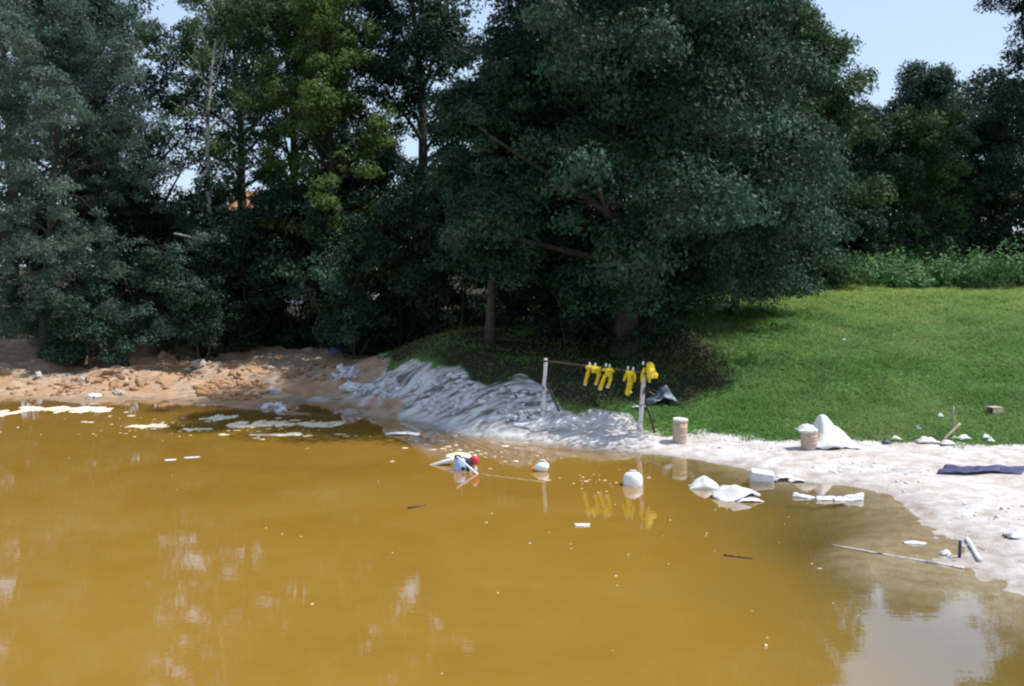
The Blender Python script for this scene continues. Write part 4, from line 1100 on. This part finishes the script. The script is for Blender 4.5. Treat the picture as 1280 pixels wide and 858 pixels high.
rock(490, 484, (.5, .38, .28), 'silt_lump', 'white lump against the foot of the powdered bank', 7, 'lump', 'lump')
rock(482, 498, (.3, .24, .18), 'silt_lump', 'smaller white lump below the one at the foot of the bank', 8, 'lump', 'lump')
rock(366, 513, (.35, .25, .18), 'clod', 'brown clod at the water edge below the grey mud flat', 9, 'clod', 'clod')
rock(103, 476, (.2, .15, .14), 'silt_lump', 'white stone in the orange mud left of the crest', 10)
rock(48, 471, (.22, .15, .2), 'silt_lump', 'upright pale stone on the mud near the left edge', 11)
rock(205, 447, (.4, .3, .26), 'clod', 'orange clod on the ridge in front of the low broad bush', 12, 'clod', 'clod')
rock(180, 440, (.45, .3, .24), 'clod', 'orange clod behind the ridge beside the low broad bush', 13, 'clod', 'clod')
rock(118, 497, (.5, .3, .16), 'silt_lump', 'grey-white slab at the water edge on the left', 14)
rock(148, 493, (.4, .25, .18), 'stone', 'greenish grey stone at the water edge on the left', 15)

# ------------------------------------------------------------------ scum on the water
def blob(mb, c, rx, ry, h, rng, n=26):
    ph = [rng.uniform(0, 6.28) for _ in range(5)]
    vs_ = []
    for ring, (k, z) in enumerate(((1.0, -.004), (.93, h * .8), (.5, h))):
        for i in range(n):
            a = 2 * math.pi * i / n
            r = 1 + .55 * mnoise.noise(Vector((math.cos(a) * 1.3 + ph[0] * 9, math.sin(a) * 1.3, ph[1]))) + .45 * mnoise.noise(Vector((math.cos(a) * 3.5 + ph[2] * 7, math.sin(a) * 3.5, ph[3]))) + .25 * mnoise.noise(Vector((math.cos(a) * 8, math.sin(a) * 8, ph[4] * 5)))
            vs_.append((c[0] + rx * r * k * math.cos(a), c[1] + ry * r * k * math.sin(a), z))
    fs_ = []
    for q_ in range(2):
        for i in range(n):
            j = (i + 1) % n; fs_.append((q_ * n + i, q_ * n + j, (q_ + 1) * n + j, (q_ + 1) * n + i))
    fs_.append(tuple(2 * n + i for i in range(n)))
    mb.add(vs_, fs_)
def foam_patch(px, py, wpx, hpx, n, label, seed):
    rng = random.Random(seed); c = onz(px, py); mb = MB()
    a, b_ = onz(px - wpx / 2, py), onz(px + wpx / 2, py); f_, n_2 = onz(px, py - hpx / 2), onz(px, py + hpx / 2)
    W_, D_ = (b_ - a).length, (f_ - n_2).length
    for i in range(n):
        t_ = (i + .5) / n - .5
        blob(mb, (t_ * W_ * .85 + rng.uniform(-.05, .05) * W_, rng.uniform(-.28, .28) * D_, 0), W_ / n * rng.uniform(.5, 1.5), D_ * rng.uniform(.12, .40), rng.uniform(.006, .018), rng, 60)
    o = mb.build('foam_patch', M['foam']); o.location = c; tag(o, label, 'foam', 'rafts of foam along the mud bank')
foam_patch(90, 511, 140, 7, 16, 'longest raft of cream foam off the left of the mud bank', 1)
foam_patch(8, 516, 34, 7, 5, 'cream foam cut by the left edge', 2)
foam_patch(185, 533, 46, 4, 7, 'thin raft of foam drifting furthest out from the mud', 3)
foam_patch(275, 522, 44, 7, 7, 'ragged raft of foam under the orange clods', 4)
foam_patch(330, 531, 90, 9, 12, 'broad raft of foam in the middle of the mud shore', 5)
foam_patch(398, 531, 60, 8, 9, 'bright raft of foam beside the shaded water of the gully', 6)
foam_patch(350, 543, 70, 4, 9, 'thin broken raft of foam in front of the broad one', 7)
foam_patch(245, 537, 40, 3, 7, 'very thin raft of foam left of the broad one', 8)
rng = random.Random(4); mb = MB()
def specks(px, py, rx, ry, n, lo, hi):
    for _ in range(n):
        q = onz(px + rng.gauss(0, rx), py + rng.gauss(0, ry))
        if gz(q.x, q.y) > -.02: continue
        s_ = lo + (hi - lo) * rng.random() ** 2.5
        blob(mb, (q.x, q.y, 0), s_ * rng.uniform(.8, 1.8), s_ * rng.uniform(.5, 1.0), rng.uniform(.004, .012), rng, 9)
specks(180, 533, 100, 9, 60, .015, .10); specks(350, 538, 70, 7, 60, .015, .12); specks(560, 560, 45, 8, 34, .015, .10); specks(620, 568, 45, 7, 24, .015, .07)
specks(745, 604, 40, 6, 22, .012, .05); specks(870, 640, 120, 40, 22, .008, .022); specks(400, 640, 260, 80, 18, .008, .02); specks(900, 720, 150, 60, 14, .006, .016)
tag(mb.build('scum_specks', M['foam']), 'scattered flecks of pale scum on the water', 'scum', kind='stuff')

# ------------------------------------------------------------------ house glimpsed through the trees
hb = at(385, 300, 78.0); hz0 = gz(hb.x, hb.y)
house = empty('house', (hb.x, hb.y, hz0)); tag(house, 'pale house with an orange roof glimpsed low between the trunks', 'house')
HW, HD, HE, HR = 10.5, 8.0, 5.6, 8.4
b = MB(); b.v = [(-HW / 2, -HD / 2, -.4), (HW / 2, -HD / 2, -.4), (HW / 2, HD / 2, -.4), (-HW / 2, HD / 2, -.4), (-HW / 2, -HD / 2, HE), (HW / 2, -HD / 2, HE), (HW / 2, HD / 2, HE), (-HW / 2, HD / 2, HE), (-HW / 2, 0, HR - .15), (HW / 2, 0, HR - .15)]
b.f = [(0, 1, 5, 4), (1, 2, 6, 9, 5), (2, 3, 7, 6), (3, 0, 4, 8, 7)]; b.build('wall', M['house_wall'], house, False)
b = MB()
for s_ in (-1, 1):
    o0 = len(b.v)
    b.add([(-HW / 2 - .5, s_ * (HD / 2 + .5), HE - .35), (HW / 2 + .5, s_ * (HD / 2 + .5), HE - .35), (HW / 2 + .5, 0, HR), (-HW / 2 - .5, 0, HR),
           (-HW / 2 - .5, s_ * (HD / 2 + .5), HE - .2), (HW / 2 + .5, s_ * (HD / 2 + .5), HE - .2), (HW / 2 + .5, 0, HR + .16), (-HW / 2 - .5, 0, HR + .16)],
          [(0, 1, 2, 3), (4, 5, 6, 7), (0, 1, 5, 4), (1, 2, 6, 5), (0, 3, 7, 4)])
roof = b.build('roof', M['roof_tile'], house, False)
b = MB(); b.box((2.2, .9, HR + .3), (.7, .7, 1.6)); b.build('chimney', M['house_wall'], roof, False)
for wx_ in (-3.6, -1.2, 1.2, 3.6):
    for wz_ in (1.5, 4.1):
        b = MB(); b.box((wx_, -HD / 2 - .01, wz_), (1.1, .12, 1.3)); w_ = b.build('window', M['white_plastic'], house, False)
        for sx_ in (-.25, .25):
            b = MB(); b.box((wx_ + sx_, -HD / 2 - .06, wz_), (.42, .05, 1.1)); b.build('pane', M['pane'], w_, False)
